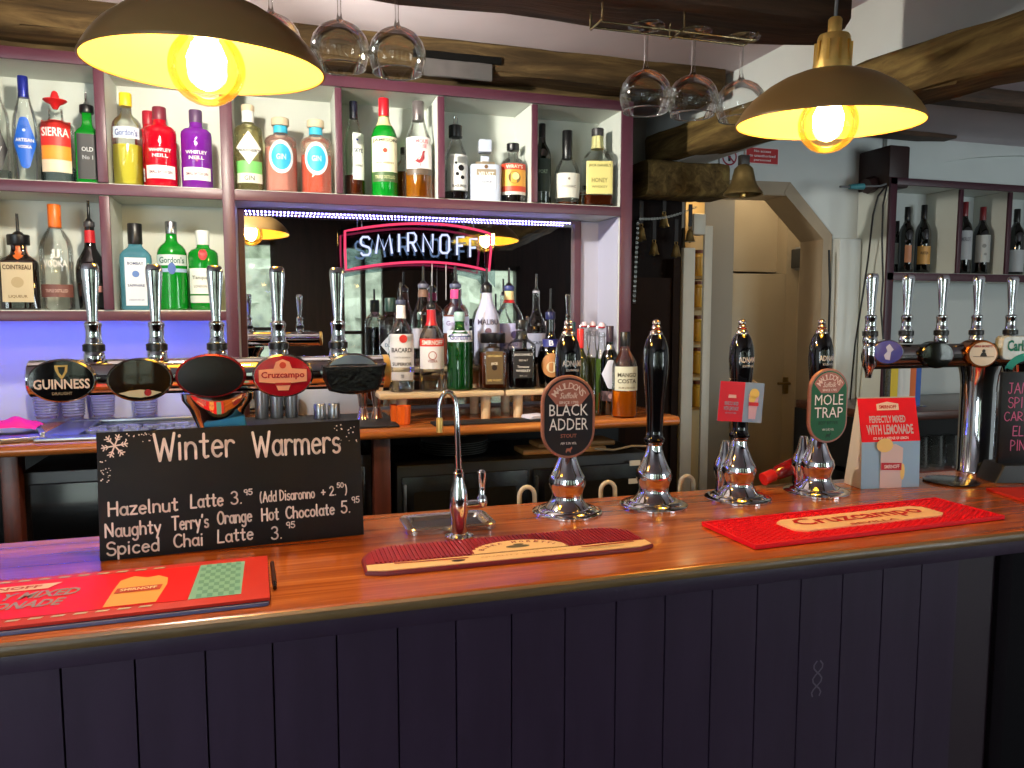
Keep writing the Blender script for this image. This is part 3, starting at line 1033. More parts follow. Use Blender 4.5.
bottle(597, 204, 129, 29, BY, Z1, 'clear bottle with pale yellow label and cream neck at the right end of the shelf', 'square', GLASS, (.14, L_BROWN), (mat('charcoal_cap', (50, 46, 48), .4), .90, 1.15),
       [dict(z=(.15, .56), w=.9, c=(224, 212, 132), text=[("JACK DANIEL'S", .86, .10, .85, (120, 110, 60)), ('HONEY', .42, .14, .6, (150, 138, 80)), ('WHISKEY', .22, .07, .6, (150, 138, 80))])], band=[(.74, .90, mat('cream_neck_wrap', (226, 218, 150), .6))], n=7, group=UP)
bottle(584, 203, 186, 13, BY + .08, Z1, 'tiny amber miniature between two clear bottles at the right end of the shelf', 'round', GLASS, (.6, L_AMBER), (BLACK, .85, 1.1), [], group=UP)

# lower row
OR = mat('orange_cap', (226, 110, 34), .35)
bottle(22, 306, 235, 34, BY, Z0, 'square dark brown bottle with cream label and orange neck ribbon on the lower shelf', 'square', G_AMBER, (.5, L_DARK), (BLACK, .86, 1.6),
       [dict(z=(.10, .62), w=.78, x=-.05, c=(196, 180, 146), text=[('COINTREAU', .88, .12, .9, (70, 50, 36)), ('LIQUEUR', .14, .08, .6, (120, 100, 70))], dots=[(0, .5, .4, (176, 158, 122))])],
       band=[(.62, .85, mat('orange_ribbon', (196, 96, 40), .4))], spout=214, group=LO)
bottle(59, 306, 205, 30, BY, Z0, 'clear vodka bottle with orange cap and brown bottom band on the lower shelf', 'spirit', GLASS, None, (OR, .78, 1.2),
       [dict(z=(.38, .58), w=.8, m=glass('clear_print_film', (255, 255, 255), 0, .05), text=[('JJ', .74, .42, .36, Wt), ('VODKA', .28, .34, .85, Wt)]), dict(z=(.12, .24), w=.92, c=(112, 70, 62), text=[('TRIPLE DISTILLED', .5, .26, .7, (190, 160, 150))])], group=LO)
bottle(93, 306, 222, 28, BY, Z0, 'black bulging liqueur bottle with red neck label on the lower shelf', 'bulge', G_BLACK, None, (mat('grey_pourer_collar', (60, 60, 64), .4), .94, 1.2),
       [dict(z=(.30, .44), w=.8, e=.002, c=(14, 13, 14), text=[('MARIA', .6, .6, .7, (200, 196, 190))]), dict(z=(.20, .27), w=.4, e=.0026, x=.3, c=(190, 130, 120))],
       band=[(.76, .90, mat('red_neck_label', (190, 30, 40), .4))], spout=201, group=LO)
bottle(138, 307, 224, 29, BY, Z0, 'square pale blue gin bottle with black and silver cap on the lower shelf', 'square', G_BLUE, None, (BLACK, .76, 1.25),
       [dict(z=(.05, .60), w=.66, c=(206, 216, 226), text=[('BOMBAY', .88, .06, .75, (60, 70, 110)), ('SAPPHIRE', .42, .05, .8, (60, 70, 110)), ('LONDON DRY GIN', .12, .035, .7, (110, 120, 150))], dots=[(0, .66, .34, (92, 126, 186))])], group=LO, asp=.8,
       band=[(.93, .985, SILVER)])
bottle(174, 307, 222, 28, BY, Z0, 'green gin bottle with white script label band and silver cap on the lower shelf', 'round', G_GREEN, None, (SILVER, .86, 1.1),
       [dict(z=(.50, .62), w=.95, c=(200, 214, 214), text=[("Gordon's", .5, .6, .85, (70, 110, 100))]), dict(z=(.425, .465), w=.95, c=(150, 176, 206)), dict(z=(.40, .53), w=.26, k='oval', e=.0018, c=(70, 100, 170))], group=LO)
bottle(205, 307, 231, 28, BY, Z0, 'green gin bottle with red wax seal and white label on the lower shelf', 'squat', G_GREEN, None, (mat('white_cap', (226, 230, 226), .35), .82, 1.1),
       [dict(z=(.20, .52), w=.92, c=(226, 230, 222), text=[('Tanqueray', .62, .18, .8, (90, 100, 90)), ('LONDON DRY', .3, .1, .7, (120, 120, 110))]), dict(z=(.09, .18), w=.92, c=(206, 212, 204)), dict(z=(.62, .76), w=.30, k='oval', e=.0016, c=(170, 30, 40))], group=LO)
# bottle above frame edge is not needed: pigeonholes left of the frame stay empty

# ---------------------------------------------------------------- two-tier bottle stands on the back counter
PINE = wood('pale_pine', (206, 176, 134), (234, 210, 176), (4, 40, 40), .4, bump=.04)
def stand(label, x0, x1):
    t = thing('bottle_stand', label, 'stand', ((x0 + x1) / 2, 2.33, BT + .0005), world=True, group='wooden bottle stands on the back counter')
    zz = BT + .0005
    obj('lower_step', B().box(x0, x1, 2.222, 2.325, 1.272, 1.290, bev=.006), PINE, t)
    obj('upper_step', B().box(x0, x1, 2.345, 2.47, 1.340, 1.356, bev=.006), PINE, t)
    for x in (x0 + .07, x1 - .05) if x1 - x0 > .2 else (x0 + .05,):
        obj('leg', B().lathe([(.014, zz), (.0155, 1.2735)], (x, 2.262, 0), 18), PINE, t)
        obj('leg', B().lathe([(.014, zz), (.0155, 1.3415)], (x, 2.40, 0), 18), PINE, t)
    for x in (x0 + .006, x1 - .024):
        obj('bracket', B().box(x, x + .018, 2.3175, 2.36, 1.2885, 1.3415, bev=.003), PINE, t)
stand('pale wooden two-step bottle stand, left of the pair, under the clear rum bottle', .290, .668)
stand('pale wooden two-step bottle stand, right of the pair, under the square whiskey bottles', .672, .838)
ZF, ZB = 1.291, 1.357
YF, YB = 2.272, 2.392
BK = 'spirit bottles on the wooden stands'
bottle(402, 395, 300, 25, YF, ZF, 'clear rum bottle with white label and round red emblem on the lower step', 'spirit', GLASS, (.10, L_CLEAR), (mat('blue_grey_collar', (60, 66, 90), .4), .95, 1.2),
       [dict(z=(.27, .63), w=.95, c=(224, 224, 226), text=[('BACARDI', .52, .14, .85, (60, 60, 66)), ('CARTA BLANCA', .3, .05, .7, (120, 120, 124)), ('SUPERIOR', .1, .10, .8, (40, 40, 46))], dots=[(.1, .86, .34, (200, 50, 44))]), dict(z=(.13, .22), w=.85, c=(200, 200, 204), text=[('750', .5, .4, .15, (90, 90, 100))])],
       band=[(.80, .94, mat('white_neck_paper', (244, 242, 238), .6))], spout=283, group=BK)
bottle(432, 393, 305, 25, YF, ZF, 'clear vodka bottle with red neck and red band over a white label', 'spirit', GLASS, None, (BLACK, .95, 1.15),
       [dict(z=(.52, .61), w=.95, c=(206, 50, 40), text=[('SMIRNOFF', .5, .6, .85, Wt)]), dict(z=(.26, .52), w=.95, c=(220, 218, 222), text=[('VODKA', .35, .12, .4, (150, 80, 76))], dots=[(0, .60, .36, (170, 90, 84)), (0, .60, .29, (226, 224, 226))])],
       band=[(.76, .94, mat('red_neck_foil', (190, 30, 40), .35))], spout=286, group=BK)
bottle(460, 391, 312, 26, YF, ZF, 'green gin bottle with white script label band and pourer on the lower step', 'round', glass('deep_green_glass', (60, 150, 70), .3, .4, (14, 110, 34)), (.5, glass('green_depth', (30, 100, 40), .5, .3, (8, 70, 24))), (mat('pale_green_collar', (150, 180, 176), .4), .88, 1.15),
       [dict(z=(.62, .76), w=.95, c=(206, 212, 226), text=[("Gordon's", .45, .55, .85, (90, 90, 150))])], spout=290, group=BK)
bottle(493, 389, 333, 28, YF, ZF, 'square brown whiskey bottle with dark gold label and black stopper', 'block', GLASS, (.66, L_BROWN), (BLACK, .82, 3.2),
       [dict(z=(.10, .68), w=.62, c=(96, 76, 46), text=[('GENTLEMAN', .86, .06, .8, (210, 186, 120)), ('JACK', .62, .10, .4, (230, 220, 200)), ('RARE WHISKEY', .12, .07, .8, (196, 166, 100))], dots=[(0, .5, .30, (40, 26, 20))])], group=BK, band=[(.735, .80, mat('brown_gold_neck', (90, 60, 40), .4))])
bottle(521.5, 389, 320, 27, YF, ZF, 'square dark whiskey bottle with black and white label on the lower step', 'square', GLASS, (.58, L_DARK), (BLACK, .86, 1.2),
       [dict(z=(.16, .55), w=.72, c=(20, 18, 20), text=[("JACK DANIEL'S", .86, .11, .95, (214, 210, 206)), ('OLD No.7', .66, .07, .45, (200, 196, 190)), ('Tennessee', .42, .09, .6, (200, 196, 190)), ('WHISKEY', .27, .09, .75, (210, 206, 200)), ('40% vol', .08, .05, .4, (160, 156, 150))])], group=BK,
       band=[(.72, .84, mat('black_neck_wrap', (24, 20, 22), .4))])
bottle(550, 387, 312, 26, YF, ZF, 'dark brown cream liqueur bottle with oval landscape label and pourer', 'belly', G_BLACK, None, (mat('navy_collar', (24, 30, 80), .35), .90, 1.15),
       [dict(z=(.14, .46), w=.75, k='oval', e=.0016, c=(176, 120, 70), dots=[(0, .42, .55, (216, 200, 160))]), dict(z=(.54, .64), w=.6, c=(30, 36, 110), text=[('B', .5, .7, .3, (220, 220, 230))])], spout=289, group=BK)
bottle(391, 366, 298, 23, YB, ZB, 'dark cola-coloured liqueur bottle with dark green cap at the left end of the upper step', 'round', GLASS, (.55, L_DARK), (mat('dark_green_cap', (34, 62, 58), .4), .80, 1.3),
       [dict(z=(.20, .44), w=.9, k='hex', c=(196, 206, 220), text=[('DARK', .5, .2, .6, (70, 110, 150))])], group=BK)
bottle(424, 366, 284, 25, YB, ZB, 'clear bottle with white label and pourer behind the clear vodka bottle', 'slope', GLASS, None, (mat('grey_collar', (90, 92, 110), .4), .95, 1.15),
       [dict(z=(.22, .46), w=.9, c=(190, 190, 208), text=[('RUM', .5, .2, .4, (110, 110, 130))])], band=[(.84, .93, mat('brown_neck_paper', (110, 80, 66), .5))], spout=266, group=BK)
bottle(456, 366, 284, 27, YB, ZB, 'pink gin bottle with magenta neck band behind the green gin bottle', 'round', GLASS, (.62, glass('rose_liquid', (200, 120, 100), .4, .3, (190, 100, 80))), (mat('grey_blue_collar', (76, 80, 104), .4), .95, 1.2),
       [dict(z=(.40, .60), w=.95, c=(190, 196, 224), text=[("Gordon's", .6, .3, .8, (130, 110, 160))])], band=[(.82, .93, mat('magenta_neck_band', (216, 60, 130), .4))], spout=266, group=BK)
bottle(487, 366, 285, 26, 2.372, ZB, 'white coconut rum bottle with palm emblem and black pourer', 'slope', MALIBU, None, (BLACK, .90, 1.15),
       [dict(z=(.30, .60), w=.85, e=.0012, m=MALIBU, text=[('MALIBU', .80, .22, .9, (74, 66, 90))], dots=[(0, .42, .30, (110, 84, 100))])], spout=268, group=BK)
bottle(509, 366, 286, 28, 2.43, ZB, 'clear spiced rum bottle with cream and red neck and lilac label', 'spirit', GLASS, (.2, L_BROWN), (mat('blue_collar', (52, 60, 120), .4), .94, 1.15),
       [dict(z=(.14, .52), w=.9, c=(172, 170, 214), text=[('SPICED', .3, .12, .6, (90, 80, 140))], dots=[(.3, .62, .3, (70, 62, 110))])],
       band=[(.82, .93, mat('cream_neck_paper', (226, 206, 150), .6)), (.78, .82, mat('red_neck_foil', (190, 30, 40), .35))], spout=268, group=BK)
bottle(536, 366, 291, 22, YB, ZB, 'dark liqueur bottle with long clear neck and grey-white label on the upper step', 'bulge', GLASS, (.52, L_DARK), (mat('pale_collar', (150, 150, 164), .4), .97, 1.1),
       [dict(z=(.10, .42), w=.9, e=.0014, c=(160, 160, 180), text=[('CAFE', .6, .14, .5, (70, 70, 84))])], spout=274, group=BK)
# the group at the right end of the back counter
RG = 'bottles at the right end of the back counter'
ZC = BT
bottle(571, 402, 322, 17, 2.30, ZC, 'clear bottle with teal cap and blue label half hidden behind a pump handle', 'round', GLASS, None, (mat('teal_cap', (34, 76, 88), .4), .84, 1.3),
       [dict(z=(.38, .66), w=.9, c=(86, 96, 200))], group=RG)
bottle(580, 408, 329, 15, 2.235, ZC, 'olive green bottle with bright red cap on the back counter', 'wine', glass('olive_glass', (90, 96, 30), .4, .5, (84, 88, 24)), (.4, L_DARK), (mat('bright_red_cap', (226, 40, 36), .35), .78, 1.25),
       [dict(z=(.22, .40), w=.95, c=(150, 140, 120), text=[('DRY', .5, .3, .5, (60, 60, 50))])], group=RG)
def swing(u, vb, vt, Y, lab, liq):
    t = bottle(u, vb, vt + 5, 14, Y, ZC, lab, 'swing', GLASS, (.62, liq), None, [], group=RG, name='swing_top_bottle')
    H = at(u, vt + 5, Y).z - ZC
    obj('stopper', B().lathe([(.004, H - .012), (.0105, H - .006), (.0115, H + .002), (.008, H + .010), (0, H + .012)], seg=16), mat('white_china', (228, 206, 216), .3), t)
    obj('seal', B().lathe([(.0085, H - .008), (.012, H - .006), (.012, H - .003), (.0085, H - .002)], seg=16), mat('red_rubber', (200, 40, 60), .5), t)
    obj('wire_bail', B().tube([(-.011, 0, H - .035), (-.017, -.004, H - .012), (-.012, 0, H + .004), (0, 0, H + .010), (.012, 0, H + .004), (.017, -.004, H - .012), (.011, 0, H - .035)], .0011, 6).tube([(-.011, 0, H - .036), (0, -.011, H - .036), (.011, 0, H - .036)], .001, 6), STEEL, t)
swing(584, 400, 320, 2.42, 'swing-top bottle of yellow syrup, left of the three together', L_YELLOW)
swing(592, 403, 320, 2.37, 'swing-top bottle of olive syrup, middle of the three together', L_GREENY)
swing(601, 405, 321, 2.32, 'swing-top bottle of green syrup, right of the three together', glass('mid_green_liquid', (120, 150, 70), .6, .3, (110, 140, 60)))
bottle(609, 411, 326, 18, 2.248, ZC, 'dark wine bottle with white shield label beside the orange liqueur bottle', 'wine', G_WINE, None, (mat('plum_foil', (60, 44, 58), .35), .82, 1.15),
       [dict(z=(.30, .62), w=.95, k='hex', c=(206, 206, 220)), dict(z=(.16, .27), w=.95, c=(96, 72, 76), dots=[(0, .5, .3, (190, 150, 150))])], band=[(.73, .79, SILVER)], group=RG, name='wine_bottle')
bottle(624, 416, 332, 25, 2.175, ZC, 'clear bottle one third full of orange liqueur with black cap and pale label', 'spirit', GLASS, (.31, L_ORANGE), (BLACK, .83, 1.25),
       [dict(z=(.32, .60), w=.92, x=.05, c=(206, 206, 186), text=[('MANGO', .66, .18, .8, (66, 60, 40)), ('COSTA', .40, .18, .8, (66, 60, 40)), ('RUM LIQUEUR', .12, .09, .7, (110, 100, 70))])], group=RG)
t = thing('tumbler', 'empty clear tumbler beside the wine bottle on the back counter', 'glass', (at(592, 405, 2.24).x, 2.235, ZC + .0006))
obj('glass_body', B().lathe([(0, .004), (.024, 0), (.027, .004), (.031, .075), (.0295, .075), (.0255, .008), (0, .008)], seg=28, cap=False), GLASS, t)
# ================================================================ PENDANT LAMPS
SHADE = mat('dark_bronze_enamel', (142, 112, 70), .36, .15, noise=.05, nscale=8)
LINING = mat('pale_gold_lining', (248, 226, 120), .5)
GLOWF = glow('filament_glow', (255, 210, 130), 270)
BULB = glass('amber_bulb_glass', (255, 243, 214), 0., .22)


def pendant(label, u, v):
    p = at(u, v, 1.30)
    t = thing('pendant_lamp', label, 'pendant lamp', (p.x, p.y, p.z), group='pendant lamps over the counter')
    R = .175
    outer = [(R, 0), (R * .985, .009), (.162, .026), (.145, .046), (.120, .066), (.091, .083), (.060, .095), (.036, .100)]
    inner = [(R - .0015, .0), (R * .97, .009), (.158, .026), (.141, .045), (.116, .064), (.088, .081), (.058, .093), (.030, .097)]
    obj('shade', B().lathe(outer, seg=64, cap=False), SHADE, t)
    obj('shade_lining', B().lathe(inner, seg=64, cap=False), LINING, t)
    obj('shade_rim', B().lathe([(R - .002, .001), (R - .002, -.0015), (R + .001, -.0015), (R + .001, .002)], seg=64, cap=False), SHADE, t)
    h = obj('lamp_holder', B().lathe([(.036, .098), (.036, .106), (.030, .161), (.0275, .166), (.013, .168), (.013, .194), (.010, .198), (0, .198)], seg=32), BRASS, t)
    s = B()
    for k in range(10):
        a = 2 * pi * k / 10
        M = Matrix.Rotation(a, 4, 'Z')
        s.box(.0290, .0350, -.0028, .0028, .114, .152, M=M)
    obj('vent_slot', s, mat('slot_gold', (226, 176, 86), .3, .8), h)
    obj('cable', B().tube([(0, 0, .196), (0, 0, CEIL - p.z - .0005)], .0032, 8), mat('grey_cable', (110, 112, 116), .5), t)
    g = obj('bulb', B().lathe([(0, -.056)] + [(.056 * sin(a), -.056 * cos(a)) for a in [pi * k / 18 for k in range(1, 15)]] + [(.022, .06), (.016, .072), (.014, .08)], seg=40, cap=False), BULB, t)
    obj('filament', B().lathe([(0, -.034), (.017, -.026), (.027, -.006), (.029, .014), (.021, .034), (.008, .046), (0, .048)], seg=20), GLOWF, g)
    obj('bulb_cap', B().lathe([(.016, .072), (.016, .098)], seg=20), BRASS, t)
    t.rotation_euler = (radians(3), 0, 0)
    return t


pendant('bronze dome pendant lamp hanging at the upper left over the counter', 207, 68)
pendant('bronze dome pendant lamp hanging at the upper right near the timber beam', 828, 124)

# ================================================================ GLASS RACKS AND HANGING WINE GLASSES
WIRE = mat('gold_wire', (170, 150, 112), .25, 1.0)
GY, GS = 1.50, 1.05


def rack(label, x0, x1, z):
    x0, x1, z = x0 * GS, x1 * GS, EYE + (z - EYE) * GS
    t = thing('glass_rack', label, 'glass rack', ((x0 + x1) / 2, GY, z), group='wire glass racks under the front beam', world=True)
    for s_ in (-1, 1):
        y = GY + s_ * .017
        obj('rail', B().tube([(x0, y, z), (x1 - .012, y, z), (x1 - .004, y, z + .004), (x1, y, z + .018)], .0026), WIRE, t)
    obj('hanger', B().tube([(x0, GY - .03, z), (x0, GY + .03, z)], .0026).tube([(x0, GY - .03, z), (x0, GY - .03, 2.163)], .0026).tube([(x0, GY + .03, z), (x0, GY + .03, 2.163)], .0026).tube([(x0, GY - .03, 2.15), (x0, GY + .03, 2.15)], .0022), WIRE, t)
    obj('hanger', B().tube([((x0 + x1) / 2, GY - .03, z), ((x0 + x1) / 2, GY + .03, z)], .0022).tube([((x0 + x1) / 2, GY + .03, z), ((x0 + x1) / 2, GY + .03, 2.163)], .0022).tube([((x0 + x1) / 2, GY - .03, z), ((x0 + x1) / 2, GY - .03, 2.163)], .0022), WIRE, t)
rack('gold wire glass rack under the beam at upper right holding three wine glasses', .615, .965, 2.078)
rack('gold wire glass rack under the beam above the left lamp, at the top edge', -.05, .33, 2.108)
GG = glass('wine_glass', (251, 252, 252), 0., .3)
def wineglass(label, x, z, sc=1.):
    x, z = x * GS, EYE + (z - EYE) * GS
    """hangs upside down; z = underside of the foot (uppermost)"""
    t = thing('wine_glass', label, 'wine glass', (x, GY, z), group='wine glasses hanging from racks')
    t.scale = (GS, GS, GS * .88)
    obj('foot', B().lathe([(0, .004), (.034, .0045), (.0365, .003), (.036, .0015), (.018, -.002), (.006, -.005), (.004, -.010)], seg=40, cap=False), GG, t)
    obj('stem', B().lathe([(.004, -.010), (.0036, -.04), (.0037, -.075), (.0055, -.088), (.010, -.0935)], seg=20, cap=False), GG, t)
    bowl = [(.001, -.0965), (.010, -.0935), (.022, -.098), (.036, -.108), (.0455, -.122), (.0505, -.138), (.0512, -.150), (.049, -.164), (.0455, -.176), (.0435, -.182)]
    obj('bowl', B().lathe(bowl, seg=48, cap=False), GG, t)
    obj('rim', B().lathe([(.0428, -.181), (.0438, -.1815), (.0444, -.183), (.0436, -.1842), (.0428, -.183), (.0428, -.181)], seg=48, cap=False), glass('rim_glass', (210, 214, 214), .25, .6), t)
    return t
wineglass('empty wine glass hanging upside down, leftmost of the three on the right rack', .722, 2.083)
wineglass('empty wine glass hanging upside down, middle of the three on the right rack', .828, 2.083)
wineglass('empty wine glass hanging upside down behind the edge of the right lamp', .94, 2.083)
wineglass('empty wine glass hanging upside down, half hidden behind the left lamp', .012, 2.113)
wineglass('empty wine glass hanging upside down, middle one right of the left lamp', .127, 2.113)
wineglass('empty wine glass hanging upside down, rightmost beside the left lamp', .228, 2.113)

# ================================================================ CEILING SPOT (over the aisle, at the top edge of the picture)
p = at(141, -9, 1.68)
t = thing('ceiling_spotlight', 'bright white ceiling spotlight behind the left pendant lamp at the top edge', 'spotlight', (p.x, p.y, CEIL), world=True)
obj('housing', B().lathe([(.036, .036), (.040, .05), (.040, CEIL - p.z - .012), (.055, CEIL - p.z - .010), (.055, CEIL - p.z - .0004)], (p.x, p.y, p.z), 32), mat('white_lamp_housing', (226, 226, 222), .4), t)
obj('lens', B().lathe([(0, -.022), (.012, -.018), (.021, -.006), (.024, .012), (.022, .036), (0, .037)], (p.x, p.y, p.z), 24), glow('spot_lens_glow', (255, 246, 226), 1350), t)

# ================================================================ NEON SIGN
NY = 2.50
t = thing('neon_sign', 'neon bar sign with white lettering inside a curved red border before the mirror', 'neon sign', (.46, NY, 1.62), world=True)
RED = glow('red_neon', (255, 70, 110), 1.25)
WHT = glow('white_neon', (206, 214, 255), 1.35)
def nz(u, v, dy=0.):
    q = at(u, v, NY + dy)
    return q
def arc3(p0, pm, p1, n=18):
    """quadratic through three pixels"""
    o = []
    for k in range(n + 1):
        s_ = k / n
        cx, cy = 2 * pm[0] - (p0[0] + p1[0]) / 2, 2 * pm[1] - (p0[1] + p1[1]) / 2
        o.append(((1 - s_) ** 2 * p0[0] + 2 * s_ * (1 - s_) * cx + s_ * s_ * p1[0], (1 - s_) ** 2 * p0[1] + 2 * s_ * (1 - s_) * cy + s_ * s_ * p1[1]))
    return o
path = [(346, 270), (345, 250), (345, 231)] + arc3((345, 231), (424, 223.5), (490, 233.5))[1:] + [(491, 250), (489, 271)] + arc3((489, 271), (424, 262), (346, 270))[1:-1]
obj('border_tube', B().tube([nz(*q) for q in path], .0038, 10, closed=True), RED, t)
LET = {'S': [[(.9, .86), (.75, 1), (.25, 1), (.08, .86), (.08, .66), (.2, .55), (.8, .42), (.92, .3), (.92, .14), (.75, 0), (.25, 0), (.08, .14)]],
       'M': [[(.05, 0), (.2, 1), (.5, .2), (.8, 1), (.95, 0)]], 'I': [[(.5, 0), (.5, 1)]],
       'R': [[(.1, 0), (.1, 1), (.7, 1), (.9, .85), (.9, .62), (.7, .48), (.15, .48)], [(.5, .48), (.92, 0)]],
       'N': [[(.1, 0), (.1, 1), (.9, 0), (.9, 1)]], 'O': [[(.25, 0), (.08, .15), (.08, .85), (.25, 1), (.75, 1), (.92, .85), (.92, .15), (.75, 0), (.25, 0)]],
       'F': [[(.12, 0), (.12, 1), (.92, 1)], [(.12, .52), (.75, .52)]]}
lb = B()
for ch, u0, u1, vt, vb in (('S', 360, 371, 237, 255), ('M', 375, 393, 235, 253.5), ('I', 396, 402, 234, 252), ('R', 407, 417, 233, 251.5), ('N', 422, 434, 234, 252), ('O', 439.5, 450, 235, 253), ('F', 456, 465, 237, 255), ('F', 469, 478, 239, 257)):
    for st in LET[ch]:
        lb.tube([nz(u0 + (u1 - u0) * x, vb + (vt - vb) * z) for x, z in st], .0036, 8)
obj('letter_tube', lb, WHT, t)
pl = [(341, 226)] + arc3((341, 226), (424, 218), (495, 229))[1:] + [(495, 288)] + arc3((495, 281), (424, 268), (341, 277))[1:]
pb = B()
n = len(pl)
vs = [nz(u, v, .012) for u, v in pl] + [nz(u, v, .016) for u, v in pl]
pb.add(vs, [tuple(range(n)), tuple(range(n, 2 * n))] + [(k, (k + 1) % n, n + (k + 1) % n, n + k) for k in range(n)])
obj('acrylic_panel', pb, glass('smoky_acrylic', (214, 222, 226), 0., .25), t, smooth=False)
for u in (432, 446):
    a, c = nz(u, 262, .008), nz(u, 300, .008)
    obj('flex', B().tube([a, c], .0012, 6), mat('white_flex', (200, 200, 204), .5), t)
a, c = nz(378, 224, 0), nz(378, 214, 0)
obj('bracket', B().tube([nz(362, 227, .012), Vector((nz(362, 227).x, 2.52, 1.8465))], .0015, 6).tube([nz(474, 229, .012), Vector((nz(474, 229).x, 2.52, 1.8465))], .0015, 6), STEEL, t)
# ================================================================ BEER TAP FONTS
DARKCH = mat('smoked_chrome', (150, 146, 142), .12, 1.0)
def facer(P, rz):
    """maps badge coordinates (x, z, lift) to the thing's space; the face looks along -y turned by rz"""
    c, s = cos(rz), sin(rz)
    def f(x, z, e=0.):
        return Vector((P[0] + x * c + e * s, P[1] + x * s - e * c, P[2] + z))
    return f


def badge(t, P, rz, w, h, rim, face, text=(), depth=.022, back=True, name='badge', p=2., shapes=()):
    """oval lens on the tap: rim body, domed face, lettering"""
    M = Matrix.Translation(P) @ Matrix.Rotation(rz, 4, 'Z')
    o = obj(name, B().prism(oval(w / 2, h / 2, 44, p=p), depth, 0, M, bev=.003), rim, t)
    vs, fs = [], []
    rings = [(k_, .0024 * (1 - k_ * k_)) for k_ in (1, .93, .85, .75, .62, .5, .36, .2)]
    n = 44
    for k, d in rings:
        for (x, z) in oval(w / 2 * .93 * k, h / 2 * .93 * k, n, p=p):
            vs.append(M @ Vector((x, -d - .0004, z)))
    for i in range(len(rings) - 1):
        for k in range(n):
            k2 = (k + 1) % n
            fs.append((i * n + k, i * n + k2, (i + 1) * n + k2, (i + 1) * n + k))
    fs.append(tuple((len(rings) - 1) * n + k for k in range(n)))
    obj('face', B().add(vs, fs), face, o)

    def dome(x, z, e=.0008):
        q = min(1, sqrt((x / (w / 2 * .93)) ** 2 + (z / (h / 2 * .93)) ** 2))
        return M @ Vector((x, -.0026 - e, z))
    for kind, m, fn in shapes:
        b = B()
        fn(b, dome)
        obj(kind, b, m, o, smooth=False)
    for (s_, x, z, tw, th, c) in text:
        obj('lettering', B().text(s_, lambda a, b_: dome(a, b_, .0014), x, z, tw, th, .025), ink(c), o)
    return o


def tapset(t, x, y, z, wide=1.):
    """lever tap standing on the rail: z = top of rail"""
    o = obj('tap_body', B().lathe([(.0165, -.004), (.0175, .004), (.0165, .012), (.0145, .016)], (x, y, z), 24)
            .lathe([(.0142, .028), (.0142, .032), (.0128, .036), (.0128, .056), (.0142, .060), (.0142, .064), (.0105, .068)], (x, y, z), 24), CHROME, t)
    obj('black_ring', B().lathe([(.0145, .014), (.0182, .016), (.0182, .027), (.0145, .029)], (x, y, z), 24), BLACK, o)
    h = B()
    pr = [(.0088, .064), (.0082, .072), (.0088, .085), (.0112, .115), (.0135, .145), (.0142, .158), (.0132, .165), (.0105, .169), (0, .170)]
    h.lathe([(r * wide, zz) for r, zz in pr], (x, y, z), 28, n=2.6, asp=.62)
    obj('handle', h, CHROME, o)
    return o


FY = 1.52
t = thing('beer_font', 'chrome beer font with five lever taps and oval badges behind the chalkboard', 'beer taps', (-.1, FY, TOP + .0005), world=True)
RZ = 1.408
rb = B()
for x0, x1 in ((-.405, .212),):
    M = Matrix.Translation((0, FY, RZ)) @ Matrix.Rotation(pi / 2, 4, 'Y')
    rb.lathe([(.0, x0), (.028, x0), (.032, x0 + .003), (.032, x1 - .003), (.028, x1), (0, x1)], seg=36, M=M)
obj('rail', rb, CHROME, t)
obj('rail_end_cap', B().lathe([(.0325, .205), (.0325, .216), (.026, .219), (0, .219)], seg=36, M=Matrix.Translation((0, FY, RZ)) @ Matrix.Rotation(pi / 2, 4, 'Y')), BRASS, t)
obj('column', B().lathe([(.05, .0005), (.05, .006), (.036, .012), (.033, .05), (.032, .18), (.036, .21), (.05, .245), (.062, .262), (.064, .275)], (-.1, FY, TOP), 36, asp=.7), CHROME, t)
for x in (-.302, -.2, -.098, .011, .121):
    tapset(t, x, FY, RZ + .031)
SIL = mat('silver_rim', (196, 198, 204), .15, 1.0)
BLK = mat('black_lens', (12, 12, 14), .08, coat=.8)
GOLD = mat('gold_ink', (196, 156, 84), .35, .6)
def harp(b, f):
    b.add([f(x, z) for x, z in [(-.010, .027), (.010, .027), (.009, .016), (.003, .006), (0, .003), (-.004, .008), (-.009, .018)]], [tuple(range(7))])
def harp2(b, f):
    b.add([f(x, z, .0012) for x, z in [(-.005, .024), (.006, .024), (.005, .017), (.001, .009), (-.003, .014)]], [tuple(range(5))])
badge(t, at(62, 381, 1.466), .08, .104, .074, SIL, BLK, [('GUINNESS', 0, -.005, .084, .017, (222, 206, 190)), ('DRAUGHT', 0, -.021, .03, .005, (150, 130, 100))], shapes=[('emblem', GOLD, harp), ('emblem', BLK, harp2)])
def crescent(b, f):
    o = [(-.034, -.022), (-.017, -.0285), (0, -.0305), (.017, -.0285), (.034, -.022), (.016, -.018), (0, -.0165), (-.016, -.018)]
    b.add([f(x, z) for x, z in o], [(0, 1, 7), (1, 2, 6, 7), (2, 3, 5, 6), (3, 4, 5)])
badge(t, at(140, 380, 1.466), .06, .106, .076, DARKCH, mat('dark_amber_lens', (30, 22, 12), .08, coat=.8), shapes=[('crescent', mat('cream_print', (190, 184, 150), .4), crescent), ('emblem', ink((150, 30, 30)), lambda b, f: b.dot(.012, -.022, .006, lambda x, z: f(x, z, .0012), 14))])
c_ = badge(t, at(211, 376, 1.466), .03, .118, .078, mat('red_lens_rim', (130, 20, 30), .2, .4), mat('black_cover', (22, 18, 18), .25), name='badge')
